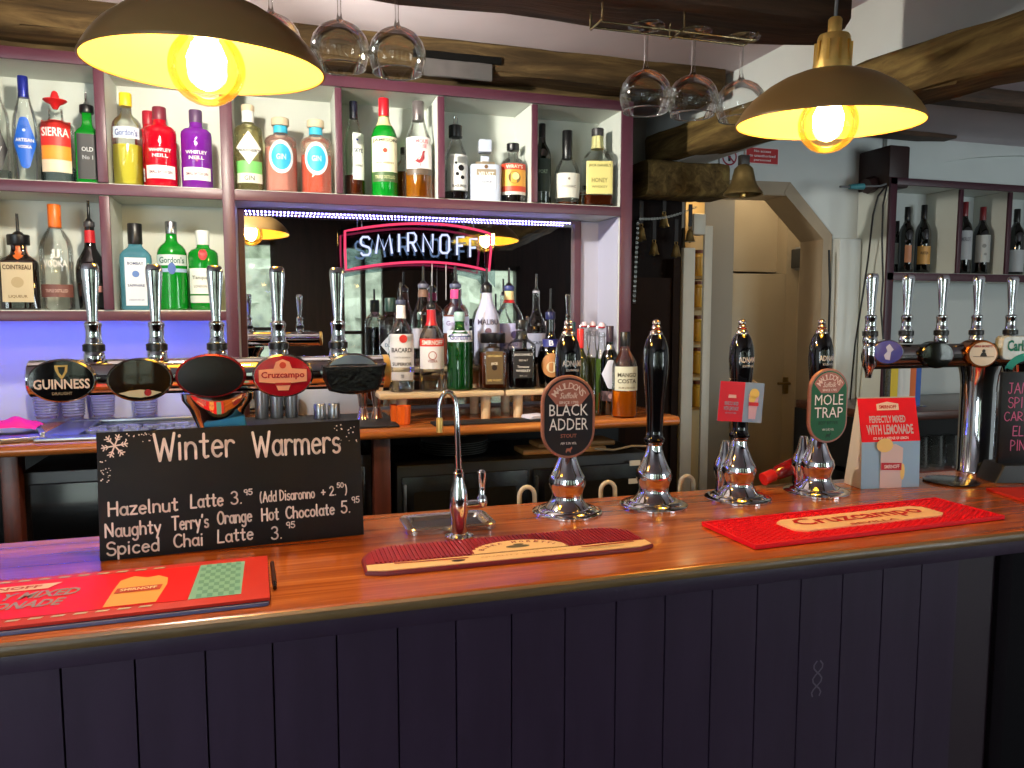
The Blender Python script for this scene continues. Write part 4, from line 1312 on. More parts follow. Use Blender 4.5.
badge(t, at(283, 376, 1.466), 0, .108, .079, SIL, mat('red_lens', (158, 22, 34), .15, coat=.5),
      shapes=[('panel', mat('cream_badge_print', (234, 160, 120), .4), lambda b, f: b.add([f(x, z) for x, z in [(-.042, .012), (-.016, .014), (-.012, .026), (0, .031), (.012, .026), (.016, .014), (.042, .012), (.042, -.010), (.014, -.013), (.009, -.026), (-.009, -.026), (-.014, -.013), (-.042, -.010)]], [(0, 1, 11, 12), (1, 2, 3, 4, 5), (1, 5, 8, 11), (5, 6, 7, 8), (11, 8, 9, 10)])),
              ('tie_band', ink((166, 30, 30)), lambda b, f: b.add([f(x, z, .0012) for x, z in [(-.014, -.012), (.014, -.012), (.014, -.017), (-.014, -.017)]], [(0, 1, 2, 3)])),
              ('emblem', ink((196, 70, 50)), lambda b, f: b.dot(0, .020, .006, lambda x, z: f(x, z, .0012), 12))],
      text=[('Cruzcampo', 0, .001, .076, .015, (160, 24, 30))])
P5 = at(353, 374, 1.466)
o5 = badge(t, P5, -.06, .104, .078, SIL, mat('blue_grey_lens', (90, 110, 140), .1, coat=.6))
bag = B()
for k, (yy, sx) in enumerate(((.0, 1),)):
    bag.prism([(-.056, .016), (-.02, .019), (.02, .019), (.056, .017), (.062, .020), (.054, -.010), (.046, -.030), (.02, -.036), (-.02, -.036), (-.045, -.030), (-.055, -.008)], .03, -.016, Matrix.Translation(P5), bev=.006)
obj('plastic_cover', bag, mat('black_bag_plastic', (14, 14, 16), .22, bump=.5, nscale=40), t)

# right-hand font
FY2 = 1.58
RZ2 = 1.412
t = thing('beer_font', 'chrome beer font with copper round badge at the right end of the counter', 'beer taps', (1.75, FY2, TOP + .0005), world=True)
rb = B()
M = Matrix.Translation((0, FY2, RZ2)) @ Matrix.Rotation(pi / 2, 4, 'Y')
rb.lathe([(0, 1.43), (.027, 1.43), (.031, 1.433), (.031, 2.2), (0, 2.2)], seg=36, M=M)
obj('rail', rb, DARKCH, t)
for u in (974, 1015):
    q = at(u, 470, FY2)
    obj('column', B().lathe([(.0445, .0008), (.0445, .004), (.043, .006), (.043, .23), (.046, .26), (.052, .285)], (q.x, FY2, TOP), 36), CHROME, t)
for u in (906, 941, 976, 1010):
    q = at(u, 338, FY2)
    tapset(t, q.x, FY2, RZ2 + .038, 1.15)
q = at(870, 340, FY2 - .02)
o = tapset(t, q.x, FY2 - .02, RZ2 + .038, 1.15)
obj('nozzle', B().lathe([(0, -.050), (.008, -.050), (.009, -.036), (.012, -.028), (.016, -.02), (.016, .026), (.014, .036)], (q.x, FY2 - .02, RZ2), 20).tube([(q.x, FY2 - .02, RZ2 + .005), (q.x + .06, FY2, RZ2)], .010), CHROME, o)
badge(t, at(888, 352, 1.53), -.5, .072, .06, SIL, mat('blue_violet_lens', (70, 74, 150), .12, coat=.6), depth=.03, shapes=[('emblem', ink((170, 176, 206)), lambda b, f: b.add([f(x, z) for x, z in [(-.006, -.018), (.004, -.02), (.006, 0), (.012, .006), (.002, .02), (-.006, .012), (-.002, .002), (-.010, -.008)]], [tuple(range(8))]))])
badge(t, at(938, 355, 1.53), -.25, .085, .068, BLK, mat('black_lens_two', (14, 16, 12), .1, coat=.7), depth=.03)
badge(t, at(982, 354, 1.53), -.35, .082, .072, mat('copper_drum', (176, 96, 40), .2, 1.), mat('copper_face', (168, 92, 46), .25, .7), depth=.05,
      shapes=[('panel', mat('cream_badge_disc', (214, 200, 180), .4), lambda b, f: b.dot(.001, 0, .034, f, 32, ry=.030)),
              ('emblem', ink((40, 34, 30)), lambda b, f: (b.dot(.002, .008, .0045, lambda x, z: f(x, z, .0014), 12), b.add([f(x, z, .0014) for x, z in [(-.007, -.006), (.011, -.006), (.007, .004), (-.003, .004)]], [(0, 1, 2, 3)]))),
              ('line', ink((120, 100, 80)), lambda b, f: b.add([f(x, z, .0014) for x, z in [(-.024, -.006), (.028, -.006), (.028, -.0075), (-.024, -.0075)]], [(0, 1, 2, 3)]))],
      text=[('BIRRA MORETTI', .001, .020, .046, .006, (150, 50, 40))])
Pc = at(1024, 348, 1.525)
M = Matrix.Translation(Pc) @ Matrix.Rotation(-.3, 4, 'Z')
o = obj('badge', B().prism(rrect(.115, .062, .012), .03, 0, M, bev=.003), mat('white_lens', (206, 210, 206), .2, coat=.4), t)
obj('lettering', B().text('Carlsberg', lambda a, b_: M @ Vector((a, -.0012, b_)), .004, .002, .096, .038, .03), ink((20, 120, 96)), o)
obj('leaf_arc', B().ring(.016, -.068, .062, .052, .016, lambda a, b_: M @ Vector((a, -.0008, b_)), 20, .35, pi - .3).ring(.016, -.068, .066, .056, .004, lambda a, b_: M @ Vector((a, -.0010, b_)), 20, .30, pi - .25), ink((24, 150, 130)), o)

# ================================================================ HAND PUMPS
POLB = mat('polished_black_handle', (7, 7, 10), .07, coat=.8)
def clip_pump(label, x, y, u_top, handle_text=True):
    t = thing('beer_hand_pump', label, 'hand pump', (x, y, TOP + .0008), -.12, group='hand pumps on the counter')
    obj('base_flange', B().lathe([(.074, 0), (.074, .0035), (.070, .0055), (.062, .0065), (.058, .011), (.048, .013)], seg=56), CHROME, t)
    obj('pump_body', B().lathe([(.048, .011), (.040, .020), (.0335, .030), (.0320, .040), (.0345, .050), (.0385, .060), (.0395, .068), (.0375, .074), (.0375, .078), (.033, .084), (.027, .097), (.0205, .114), (.0175, .126), (.0165, .134), (.0195, .137), (.0195, .142)], seg=48), CHROME, t)
    if u_top:
        obj('pump_body', B().lathe([(.022, .011), (.020, .03), (.026, .06), (.026, .075), (.015, .1), (.010, .125), (.008, .13)], (-.020, .026, 0), 32), CHROME, t)
    h = obj('pump_handle', B().lathe([(.0185, .140), (.0225, .143), (.0225, .148), (.0185, .153), (.0178, .165), (.0182, .19), (.0198, .22), (.0228, .255), (.0262, .29), (.0277, .32), (.0262, .345), (.0215, .362), (.0165, .372), (.014, .375)], seg=44), POLB, t)
    obj('finial', B().lathe([(.0138, .372), (.0142, .377), (.0125, .382), (.0085, .385), (.0105, .389), (.0092, .393), (.0075, .395), (.0088, .399), (.0078, .404), (.004, .4075), (0, .408)], seg=28), mat('copper_silver_finial', (222, 206, 198), .14, 1.), t)
    if handle_text:
        def f(a, b_):
            r = .0285
            return Vector((r * sin(a / r), -r * cos(a / r), b_))
        obj('lettering', B().text('ADNAMS', f, .004, .318, .046, .0125, .03).text('SOUTHWOLD', f, .004, .304, .030, .005, .02), ink((190, 186, 186)), h)
    return t


PX = [at(567, 513, 1.497).x, .791, 1.005, 1.218]
PLAB = ['chrome hand pump with black handle behind the black stout clip', 'chrome hand pump with plain black handle and no clip or card', 'chrome hand pump with black handle carrying a hanging red and blue card', 'chrome hand pump with black handle behind the green ale clip']
pumps = [clip_pump(PLAB[i], PX[i], 1.497, i > 1, i != 1) for i in range(4)]
COP = mat('copper_border', (150, 98, 82), .4, noise=.06, nscale=60)


def pumpclip(pump, u, v, w, h, facecol, l1, l2, style, abv, scol, label):
    P = at(u, v, 1.440)
    k = ppm(P)
    W_, H_ = w / k, h / k
    inv = Matrix.Rotation(.12, 4, 'Z') @ Matrix.Translation(-Vector(pump.location))
    rz = -.10
    M = inv @ Matrix.Translation(P) @ Matrix.Rotation(rz, 4, 'Z')

    def f(x, z, e=.0008):
        return M @ Vector((x, -e, z))
    o = obj('pump_clip', B().prism(stadium(W_, H_, 18), .008, 0, M, bev=.002), COP, pump)
    o['label'] = label
    FC = mat('clip_face_%d_%d_%d' % facecol, facecol, .5, spec=.25)
    W2, H2 = W_ * .90, H_ - W_ * .10
    obj('face', B().flat(stadium(W2, H2, 20), lambda x, z: f(x, z, .0008)), FC, o, smooth=False)
    # header: the arched top of the face with a dipped lower edge
    r = W2 / 2 * .93
    cz = H2 / 2 - W2 / 2
    hd = [(r * cos(a), cz + r * sin(a)) for a in [radians(22) + radians(136) * k_ / 16 for k_ in range(17)]]
    hd += [(-r * .50, cz - r * .14), (r * .50, cz - r * .14)]
    obj('header', B().flat(hd, lambda x, z: f(x, z, .0014)), mat('copper_header', (158, 98, 84), .45), o, smooth=False)
    CR = (226, 206, 194)
    lt = B()
    for i, ch in enumerate('MAULDONS'):
        a = radians(146 - 112 * i / 7)
        cxx, czz = r * .74 * cos(a), cz + r * .74 * sin(a)
        rot = a - pi / 2
        lt.text(ch, lambda x, z, cxx=cxx, czz=czz, rot=rot: f(cxx + x * cos(rot) - z * sin(rot), czz + x * sin(rot) + z * cos(rot), .002), 0, 0, .0105 if ch != 'I' else .003, .0125, .005)
    lt.text('Suffolk', lambda x, z: f(x, z, .002), 0, cz + r * .32, W_ * .34, .012, .01, .35)
    lt.text('SINCE 1795', lambda x, z: f(x, z, .002), 0, cz + r * .02, W_ * .36, .0055, .02)
    obj('lettering', lt, ink(CR), o, smooth=False)
    wt = B()
    wt.text(l1, lambda x, z: f(x, z, .0016), 0, H_ * .085, W_ * .72, H_ * .14, 0.)
    wt.text(l2, lambda x, z: f(x, z, .0016), 0, -H_ * .085, W_ * .72, H_ * .14, 0.)
    wt.text(abv, lambda x, z: f(x, z, .0016), 0, -H_ * .315, W_ * .30, H_ * .028, .0)
    obj('lettering', wt, ink((232, 230, 228)), o, smooth=False)
    st = B().text(style, lambda x, z: f(x, z, .0016), 0, -H_ * .225, W_ * (.30 if len(style) < 7 else .5), H_ * .045, .02)
    st.add([f(x, -H_ * .40 + z, .0016) for x, z in [(-.006, -.002), (-.004, .004), (.003, .004), (.007, .008), (.008, .004), (.005, 0), (.004, -.006), (.002, -.002), (-.003, -.002), (-.005, -.006)]], [tuple(range(10))])
    obj('lettering', st, ink(scol), o, smooth=False)
    obj('clip_bracket', B().box(-.006, .006, .008, .040, -.02, .0, M=M), STEEL, pump)
    return o


pumpclip(pumps[0], 568.5, 417, 55.5, 84, (30, 30, 36), 'BLACK', 'ADDER', 'STOUT', 'ABV 5.3% VOL', (150, 98, 82), 'black stadium-shaped clip with copper border and header')
pumpclip(pumps[3], 828.5, 406, 43.5, 75, (24, 92, 62), 'MOLE', 'TRAP', 'BEST BITTER', 'ABV 3.8% VOL', (16, 60, 44), 'green stadium-shaped clip with copper border and header')

# card hanging on the third pump
P = at(741, 402, 1.445)
k = ppm(P)
M = Matrix.Translation(P) @ Matrix.Rotation(-.15, 4, 'Z') @ Matrix.Rotation(radians(4), 4, 'Y')
t = thing('hanging_card', 'small red and pale blue card hung by string from a hand pump handle', 'card', P, world=True)
cw, chh = 47 / k, 40 / k
obj('card', B().box(-cw / 2, cw / 2, 0, .0012, -chh / 2, chh / 2, M=M), mat('pale_blue_card', (132, 160, 190), .4), t)
def fc(x, z, e=.0006):
    return M @ Vector((x, -e, z))
obj('red_panel', B().flat([(-cw / 2, -chh / 2), (.006, -chh / 2), (.006, chh / 2), (-cw / 2, chh / 2)], fc), mat('red_card', (206, 20, 44), .4), t, smooth=False)
obj('lettering', B().text('PERFECTLY MIXED', lambda x, z: fc(x, z, .0012), -.022, -.004, .032, .008, .03).text('WITH LEMONADE', lambda x, z: fc(x, z, .0012), -.022, -.015, .034, .009, .03).text('ASK FOR IT HERE', lambda x, z: fc(x, z, .0012), -.022, -.025, .026, .003, .02), ink((150, 150, 170)), t, smooth=False)
obj('logo_patch', B().flat([(-.031, .008), (-.012, .008), (-.013, .015), (-.030, .015)], lambda x, z: fc(x, z, .0012)), ink((232, 190, 180)), t, smooth=False)
obj('glass_picture', B().flat([(.020, -.036), (.036, -.036), (.040, .018), (.030, .030), (.016, .018)], lambda x, z: fc(x, z, .0010)), ink((214, 176, 190)), t, smooth=False)
obj('lemon_picture', B().dot(.029, .020, .011, lambda x, z: fc(x, z, .0014), 16).dot(.025, .008, .008, lambda x, z: fc(x, z, .0014), 14), ink((236, 206, 110)), t, smooth=False)
obj('red_band', B().flat([(.017, -.007), (.040, -.007), (.040, .001), (.017, .001)], lambda x, z: fc(x, z, .0018)), ink((200, 50, 60)), t, smooth=False)
hp = Vector((1.005, 1.497, TOP))
loop = [fc(-cw * .36, chh / 2 - .006, -.0014)] + [Vector((hp.x - .026 * cos(a), hp.y + .026 * sin(a), TOP + .275)) for a in [pi * k_ / 10 for k_ in range(11)]] + [fc(cw * .42, chh / 2 - .006, -.0014)]
obj('string', B().tube(loop, .0007, 6), mat('pale_string', (190, 170, 140), .7), t)
# ================================================================ THINGS ON THE FRONT COUNTER
FLIP = Matrix(((1, 0, 0, 0), (0, 0, 1, 0), (0, 1, 0, 0), (0, 0, 0, 1)))   # prism outline (x, z) laid flat, depth becomes height


def circ(cx, cy, rx, ry, a0, a1, n=10):
    return [(cx + rx * cos(radians(a0 + (a1 - a0) * k / n)), cy + ry * sin(radians(a0 + (a1 - a0) * k / n))) for k in range(n + 1)]


# chalk pen alphabet: strokes on a grid where capitals are 10 high and small letters 6
HW = {
    'W': (9.5, [[(0, 10), (2.4, 0), (4.6, 8), (7, 0), (9.3, 10)]]), 'H': (6.5, [[(0, 10), (0, 0)], [(6, 10), (6, 0)], [(0, 5.2), (6, 5.2)]]),
    'L': (5.2, [[(.4, 10), (0, 0), (5, 0)]]), 'N': (7, [[(0, 0), (0, 9.6), (6, .4), (6, 10)]]), 'T': (7, [[(0, 10), (7, 10)], [(3.4, 10), (3.2, 0)]]),
    'O': (7, [circ(3.5, 5, 3.5, 5, 80, 440, 22)]), 'C': (6.5, [circ(3.6, 5, 3.6, 5, 50, 320, 16)]), 'S': (6, [circ(3, 7.5, 2.7, 2.5, 30, 250, 12) + circ(3, 2.6, 2.9, 2.6, 80, -160, 14)]),
    'A': (7, [[(0, 0), (3.4, 10), (6.8, 0)], [(1.4, 3.6), (5.4, 3.6)]]), 'D': (6.5, [[(0, 0), (0, 10)] + circ(0, 5, 6, 5, 90, -90, 14)]),
    'a': (5.4, [circ(2.4, 3, 2.4, 3, 40, 380, 18), [(4.9, 6), (4.8, 1), (5.4, 0)]]), 'c': (4.8, [circ(2.6, 3, 2.6, 3, 50, 315, 14)]), 'd': (5.4, [circ(2.4, 3, 2.4, 3, 20, 380, 18), [(4.8, 10), (4.8, 0)]]),
    'e': (5, [[(.2, 3.3), (4.8, 3.5)] + circ(2.5, 3, 2.4, 3, 10, 318, 16)]), 'g': (5.4, [circ(2.4, 3, 2.4, 3, 20, 380, 18), [(4.8, 6), (4.8, -1)] + circ(2.6, -1.6, 2.2, 2.2, 0, -150, 10)]),
    'h': (5.2, [[(0, 10), (0, 0)], [(0, 3.6)] + circ(2.4, 3.6, 2.3, 2.4, 170, 0, 10) + [(4.7, 0)]]), 'i': (1.6, [[(.5, 6), (.5, 0)], [(.5, 8.6), (.6, 8.9)]]), 'l': (1.8, [[(.4, 10), (.4, .8), (1, 0)]]),
    'm': (8.2, [[(0, 6), (0, 0)], [(0, 3.6)] + circ(2, 3.8, 1.9, 2.2, 170, 0, 8) + [(3.9, 0)], [(3.9, 3.6)] + circ(5.9, 3.8, 1.9, 2.2, 170, 0, 8) + [(7.8, 0)]]),
    'n': (5.2, [[(0, 6), (0, 0)], [(0, 3.6)] + circ(2.4, 3.6, 2.3, 2.4, 170, 0, 10) + [(4.7, 0)]]), 'o': (5.2, [circ(2.5, 3, 2.5, 3, 80, 440, 18)]), 'p': (5.2, [[(0, 6), (0, -3.6)], circ(2.5, 3, 2.5, 3, 180, -180, 18)]),
    'r': (3.8, [[(0, 6), (0, 0)], [(0, 3.4)] + circ(2.2, 3.6, 2.1, 2.4, 170, 40, 8)]), 's': (4.2, [circ(2.1, 4.5, 1.8, 1.5, 40, 250, 10) + circ(2, 1.5, 2, 1.6, 80, -150, 12)]),
    't': (4, [[(1.8, 9), (1.7, 1), (2.4, .1), (3.6, .5)], [(0, 6.2), (3.6, 6.2)]]), 'u': (5.2, [[(0, 6), (0, 2)] + circ(2.3, 2.2, 2.3, 2.2, 180, 350, 10) + [(4.7, 6), (4.8, 0)]]),
    'y': (5.2, [[(0, 6), (2.6, .6)], [(5, 6), (1.6, -3.6)]]), 'z': (4.6, [[(0, 6), (4.4, 6), (0, 0), (4.6, 0)]]), "'": (1.6, [[(.8, 10), (.4, 8)]]), '.': (1.8, [[(.5, .2), (.6, .3)]]),
    '(': (3, [circ(4, 4.5, 3.6, 6.5, 125, 235, 10)]), ')': (3, [circ(-1, 4.5, 3.6, 6.5, 55, -55, 10)]), '+': (6, [[(0, 4), (5, 4)], [(2.5, 6.6), (2.5, 1.4)]]),
    '0': (5.4, [circ(2.6, 5, 2.6, 5, 90, 450, 20)]), '2': (5.6, [circ(2.6, 7.2, 2.5, 2.8, 160, -30, 12) + [(0, 0), (5.4, 0)]]), '3': (5.6, [circ(2.4, 7.6, 2.4, 2.4, 150, -80, 12) + circ(2.4, 2.6, 2.8, 2.7, 85, -150, 14)]),
    '5': (5.4, [[(5, 10), (.8, 10), (.4, 5.6)] + circ(2.3, 3.1, 2.8, 3.1, 110, -150, 14)]), '9': (5, [circ(2.3, 7.2, 2.3, 2.7, 0, 360, 16), [(4.6, 7.2), (4, 0)]]),
    'J': (5.5, [[(1, 10), (5, 10)], [(3.6, 10), (3.6, 2.4)] + circ(1.8, 2.4, 1.8, 2.4, 0, -170, 10)]), 'M': (8, [[(0, 0), (1, 10), (4, 3), (7, 10), (8, 0)]]), 'P': (6, [[(0, 0), (0, 10)] + circ(.2, 7.2, 5, 2.8, 90, -90, 12)]),
    'I': (2, [[(.8, 10), (.8, 0)]]), 'R': (6.4, [[(0, 0), (0, 10)] + circ(.2, 7.2, 5, 2.8, 90, -90, 12) + [(5.6, 0)]]), 'E': (5.4, [[(5, 10), (0, 10), (0, 0), (5.2, 0)], [(0, 5), (4.2, 5)]]),
}


def handwrite(b, s, f, x0, x1, zb, h, pen, wob=.02, tilt=0.):
    """chalk-pen line from x0 to x1 on baseline zb with capitals h high"""
    tot = sum(HW[c][0] + 1.7 if c in HW else 4.2 for c in s)
    k = (x1 - x0) / tot
    kz = h / 10
    rnd = random.Random(len(s) * 7 + int(h * 1e4))
    x = x0
    for c in s:
        if c not in HW:
            x += 4.2 * k
            continue
        dz = rnd.uniform(-wob, wob) * h
        for st in HW[c][1]:
            b.ribbon([(x + px_ * k, zb + dz + tilt * (x - x0) + pz_ * kz) for px_, pz_ in st], pen, f)
        x += (HW[c][0] + 1.7) * k
    return b


CB = mat('chalkboard_black', (19, 17, 19), .6, noise=.25, nscale=4, spec=.25)
CHALK = mat('white_chalk_ink', (244, 228, 220), .7)
BL, BR = on(100, 562, TOP), on(364, 535, TOP)
TLp = at(97, 432, 1.47)
d = BR - BL
BW = d.length
rzb = atan2(d.y, d.x)
zt = TLp.z - TOP
t = thing('chalkboard', 'black chalkboard with white handwritten winter drinks and prices standing on the counter', 'chalkboard', BL + Vector((0, 0, .0010)), rzb)
tiltb = radians(7)
Mb = Matrix.Rotation(-tiltb, 4, 'X')
BH = zt / cos(tiltb)
obj('board', B().box(0, BW, 0, .006, 0, BH, M=Mb, bev=.001), CB, t)


def fb(x, z, e=.0006):
    return Mb @ Vector((x, -e, z))
# the board is drawn from the photo's layout: s runs along its width, r down its height (both 0..1)
tx = B()
def line(s, s0, s1, r, h, pen, **kw):
    handwrite(tx, s, fb, s0 * BW, s1 * BW, (1 - r) * BH, h * BH, pen * 1.12, **kw)
line('Winter', .20, .505, .245, .215, .0042)
line('Warmers', .565, .925, .265, .205, .0042)
line('Hazelnut', .035, .285, .655, .105, .0030)
line('Latte', .325, .450, .645, .105, .0030)
line('3.', .475, .525, .640, .10, .0026)
line('95', .525, .560, .575, .045, .0018)
line('(Add Disaronno', .585, .805, .645, .085, .0022)
line('+ 2.', .83, .895, .635, .075, .0022)
line('50', .895, .925, .575, .04, .0016)
line(')', .925, .94, .635, .085, .0022)
line('Naughty', .022, .22, .820, .105, .0028)
line("Terry's", .255, .392, .810, .105, .0028)
line('Orange', .422, .555, .795, .10, .0028)
line('Hot', .59, .66, .800, .10, .0028)
line('Chocolate', .685, .885, .800, .095, .0028)
line('5.', .91, .955, .795, .10, .0026)
line('95', .955, .99, .715, .05, .0018)
line('Spiced', .025, .215, .960, .10, .0028)
line('Chai', .26, .372, .950, .10, .0028)
line('Latte', .42, .56, .945, .10, .0028)
line('3.', .625, .675, .960, .10, .0026)
line('95', .685, .722, .880, .05, .0018)
for k in range(6):     # snowflake
    a = pi / 3 * k + .15
    cx, cz = .062 * BW, .89 * BH
    tx.ribbon([(cx, cz), (cx + .02 * cos(a), cz + .02 * sin(a))], .0024, fb)
    for q in (.010, .015):
        for s_ in (-1, 1):
            tx.ribbon([(cx + q * cos(a), cz + q * sin(a)), (cx + (q + .0042) * cos(a + s_ * .26), cz + (q + .0042) * sin(a + s_ * .26))], .0018, fb)
rnd = random.Random(3)
for k in range(26):    # chalk snow
    for (s0, s1, r0, r1) in ((.005, .05, .22, .40), (.10, .19, .02, .09), (.89, .99, .03, .20)):
        if rnd.random() < .75:
            tx.dot(rnd.uniform(s0, s1) * BW, (1 - rnd.uniform(r0, r1)) * BH, rnd.uniform(.0007, .0014), fb, 7)
obj('chalk_lettering', tx, CHALK, t, smooth=False)
obj('foot_block', B().box(.06, .10, .006, .06, 0, .02).box(BW - .10, BW - .06, .006, .06, 0, .02), CB, t)

# ---------------------------------------------------------------- red runner at the left end
A0, A1, A2 = on(270, 597, TOP + .011), on(265, 556, TOP + .011), on(0, 627, TOP + .011)
ex = (A0 - A2).normalized()
ey = Vector((-ex.y, ex.x, 0))
rzm = atan2(ex.y, ex.x)
RL, RWd = .86, .205
t = thing('bar_runner', 'lower bar mat with blue-grey edge lying under the red drinks runner', 'bar mat', (A0.x - .001, A0.y - .006, TOP + .0006), rzm)
obj('mat_body', B().prism(rrect(RL, RWd, .006, cx=-RL / 2, cz=RWd / 2), 0, .0045, FLIP), mat('blue_grey_rubber', (84, 92, 130), .6), t)
t = thing('bar_runner', 'red drinks runner with cream glass picture and teal check, lying nearest the chalkboard', 'bar mat', (A0.x, A0.y, TOP + .0056), rzm)
HT = .0052
def fr(x, y, e=.0006):
    return Vector((x, y, HT + e))
obj('mat_body', B().box(-RL, 0, 0, RWd, 0, HT, bev=.001), mat('red_runner_border', (196, 48, 36), .5, spec=.2), t)
def loc(u, v):
    q = on(u, v, TOP + .0108) - Vector((A0.x, A0.y, 0))
    return (q.dot(ex), q.dot(ey))
obj('red_panel', B().flat([(-RL, .026), (-.114, .026), (-.106, .183), (-RL, .183)], fr), mat('bright_red_print', (232, 18, 18), .5, spec=.2), t, smooth=False)
obj('teal_panel', B().flat([(-.112, .026), (-.040, .026), (-.036, .183), (-.104, .183)], fr), mat('teal_check_print', (124, 174, 154), .5, spec=.2), t, smooth=False)
ck = B()
for i in range(8):
    for j in range(10):
        if (i + j) % 2 == 0:
            x, y = -.102 + i * .0075, .028 + j * .0155
            ck.flat([(x, y), (x + .0075, y), (x + .0075, y + .0155), (x, y + .0155)], lambda a, b_: fr(a, b_, .0010))
obj('check_pattern', ck, ink((92, 146, 128)), t, smooth=False)
for y0 in (.014, .186):
    st = B()
    for i in range(26):
        x = -.16 - i * .027
        st.flat([(x, y0), (x - .016, y0), (x - .013, y0 + .006), (x + .003, y0 + .006)], lambda a, b_: fr(a, b_, .0010))
    obj('dash_border', st, ink((196, 178, 140)), t, smooth=False)['kind'] = 'stuff'
gx = loc(135, 592)[0]
gl = [(gx - .034, .030), (gx + .034, .030), (gx + .042, .105), (gx + .040, .135), (gx + .026, .150), (gx + .010, .146), (gx - .010, .158), (gx - .027, .142), (gx - .031, .1)]
obj('glass_picture', B().flat(gl, lambda a, b_: fr(a, b_, .0012)), ink((232, 160, 72)), t, smooth=False)
obj('red_band', B().flat([(gx - .028, .082), (gx + .034, .082), (gx + .036, .104), (gx - .026, .104)], lambda a, b_: fr(a, b_, .0018)), ink((190, 60, 30)), t, smooth=False)
obj('lettering', B().text('SMIRNOFF', lambda a, b_: fr(a, b_, .0024), gx + .004, .093, .050, .011, .03), ink((240, 206, 150)), t, smooth=False)
lx = loc(82, 585)[0]
obj('lettering', B().text('PERFECTLY MIXED', lambda a, b_: fr(a, b_, .0014), lx - .105, .116, .215, .030, .03, .25), ink((150, 130, 116)), t, smooth=False)
obj('lettering', B().text('WITH LEMONADE', lambda a, b_: fr(a, b_, .0014), lx - .112, .076, .205, .030, .03, .25), ink((150, 130, 116)), t, smooth=False)
obj('logo_patch', B().flat([(lx - .19, .140), (lx - .045, .140), (lx - .03, .164), (lx - .175, .164)], lambda a, b_: fr(a, b_, .0014)), ink((236, 190, 150)), t, smooth=False)
obj('lettering', B().text('SMIRNOFF', lambda a, b_: fr(a, b_, .0020), lx - .11, .152, .11, .013, .03), ink((190, 80, 50)), t, smooth=False)
q0, q1 = on(272, 563, TOP + .004), on(275, 588, TOP + .004)
t = thing('pen', 'dark slim pen lying beside the right end of the red runner', 'pen', q1, world=True)
obj('barrel', B().tube([q0, q0.lerp(q1, .8)], .0035, 10), mat('dark_pen_barrel', (60, 26, 14), .3), t)
obj('tip', B().tube([q0.lerp(q1, .8), q1], [.0038, .0030], 10), BLACKGLOSS, t)

# ---------------------------------------------------------------- small drip basin and water tap
q = [on(398, 512, TOP + .012), on(407, 535, TOP + .012), on(500, 527, TOP + .012), on(482, 506, TOP + .012)]
cen = (q[0] + q[1] + q[2] + q[3]) / 4
exs = (q[2] - q[1]).normalized()
t = thing('drip_basin', 'small rectangular stainless steel basin set in the counter behind the water tap', 'basin', (cen.x, cen.y, TOP + .0006), atan2(exs.y, exs.x))
sl, sw = (q[2] - q[1]).length, .115
b = B()
rings = [(sl, sw, 0, .022), (sl, sw, .010, .022), (sl - .004, sw - .004, .012, .020), (sl - .026, sw - .026, .0115, .014), (sl - .034, sw - .034, .009, .012), (sl - .046, sw - .046, .0022, .010)]
n = None
vs, fs = [], []
for (a, c, z, r) in rings:
    o_ = rrect(a, c, r, 6)
    n = len(o_)
    vs += [(x, y, z) for x, y in o_]
for i in range(len(rings) - 1):
    for k in range(n):
        fs.append((i * n + k, i * n + (k + 1) % n, (i + 1) * n + (k + 1) % n, (i + 1) * n + k))
fs.append(tuple((len(rings) - 1) * n + k for k in range(n)))
obj('steel_tray', b.add(vs, fs), mat('bright_steel_rim', (206, 204, 200), .22, 1.0), t)
obj('basin_floor', B().prism(rrect(sl - .040, sw - .040, .010, 6), .0020, .0032, FLIP), mat('shaded_basin_steel', (84, 84, 86), .3, 1.0), t)  # darker steel puts the deep basin's shade into the colour

q = on(459, 537, TOP)
t = thing('water_tap', 'slim chrome water tap with tall gooseneck spout on the counter', 'tap', (q.x, q.y, TOP + .0006))
obj('base_plate', B().lathe([(.027, 0), (.027, .003), (.018, .006), (.016, .008)], seg=36), CHROME, t)
obj('tap_body', B().lathe([(.0145, .005), (.0150, .03), (.0175, .05), (.0175, .072), (.0150, .092), (.0105, .108), (.0105, .122), (.0085, .124), (.0085, .13)], seg=36), CHROME, t)
k = ppm(q)
zt_ = (537 - 390) / k
sp_ = [(0, 0, .125), (-.002, 0, .20), (-.003, 0, zt_ - .035)]
for j in range(1, 9):
    a = pi * j / 8
    sp_.append((-.003 - .0155 * (1 - cos(a)), .006 * sin(a / 2), zt_ - .035 + .032 * sin(a)))
sp_ += [(-.034, .006, zt_ - .052), (-.0342, .006, zt_ - .066)]
o = obj('gooseneck_spout', B().tube(sp_, [.0062, .0056, .005] + [.0048] * 8 + [.0048, .0056], 14), CHROME, t)
obj('spout_nozzle', B().lathe([(.0062, -.012), (.0066, 0), (.0066, .012), (.005, .016)], (-.0342, .006, zt_ - .066), 16), BRASS, o)
l = obj('lever', B().tube([(.012, 0, .06), (.044, -.004, .062)], [.008, .0085], 14).lathe([(0, -.012), (.009, -.008), (.0105, 0), (.009, .008), (.0055, .014), (.0062, .03), (.0082, .046), (.0078, .056), (.004, .060), (0, .061)], (.044, -.004, .066), 18), CHROME, t)

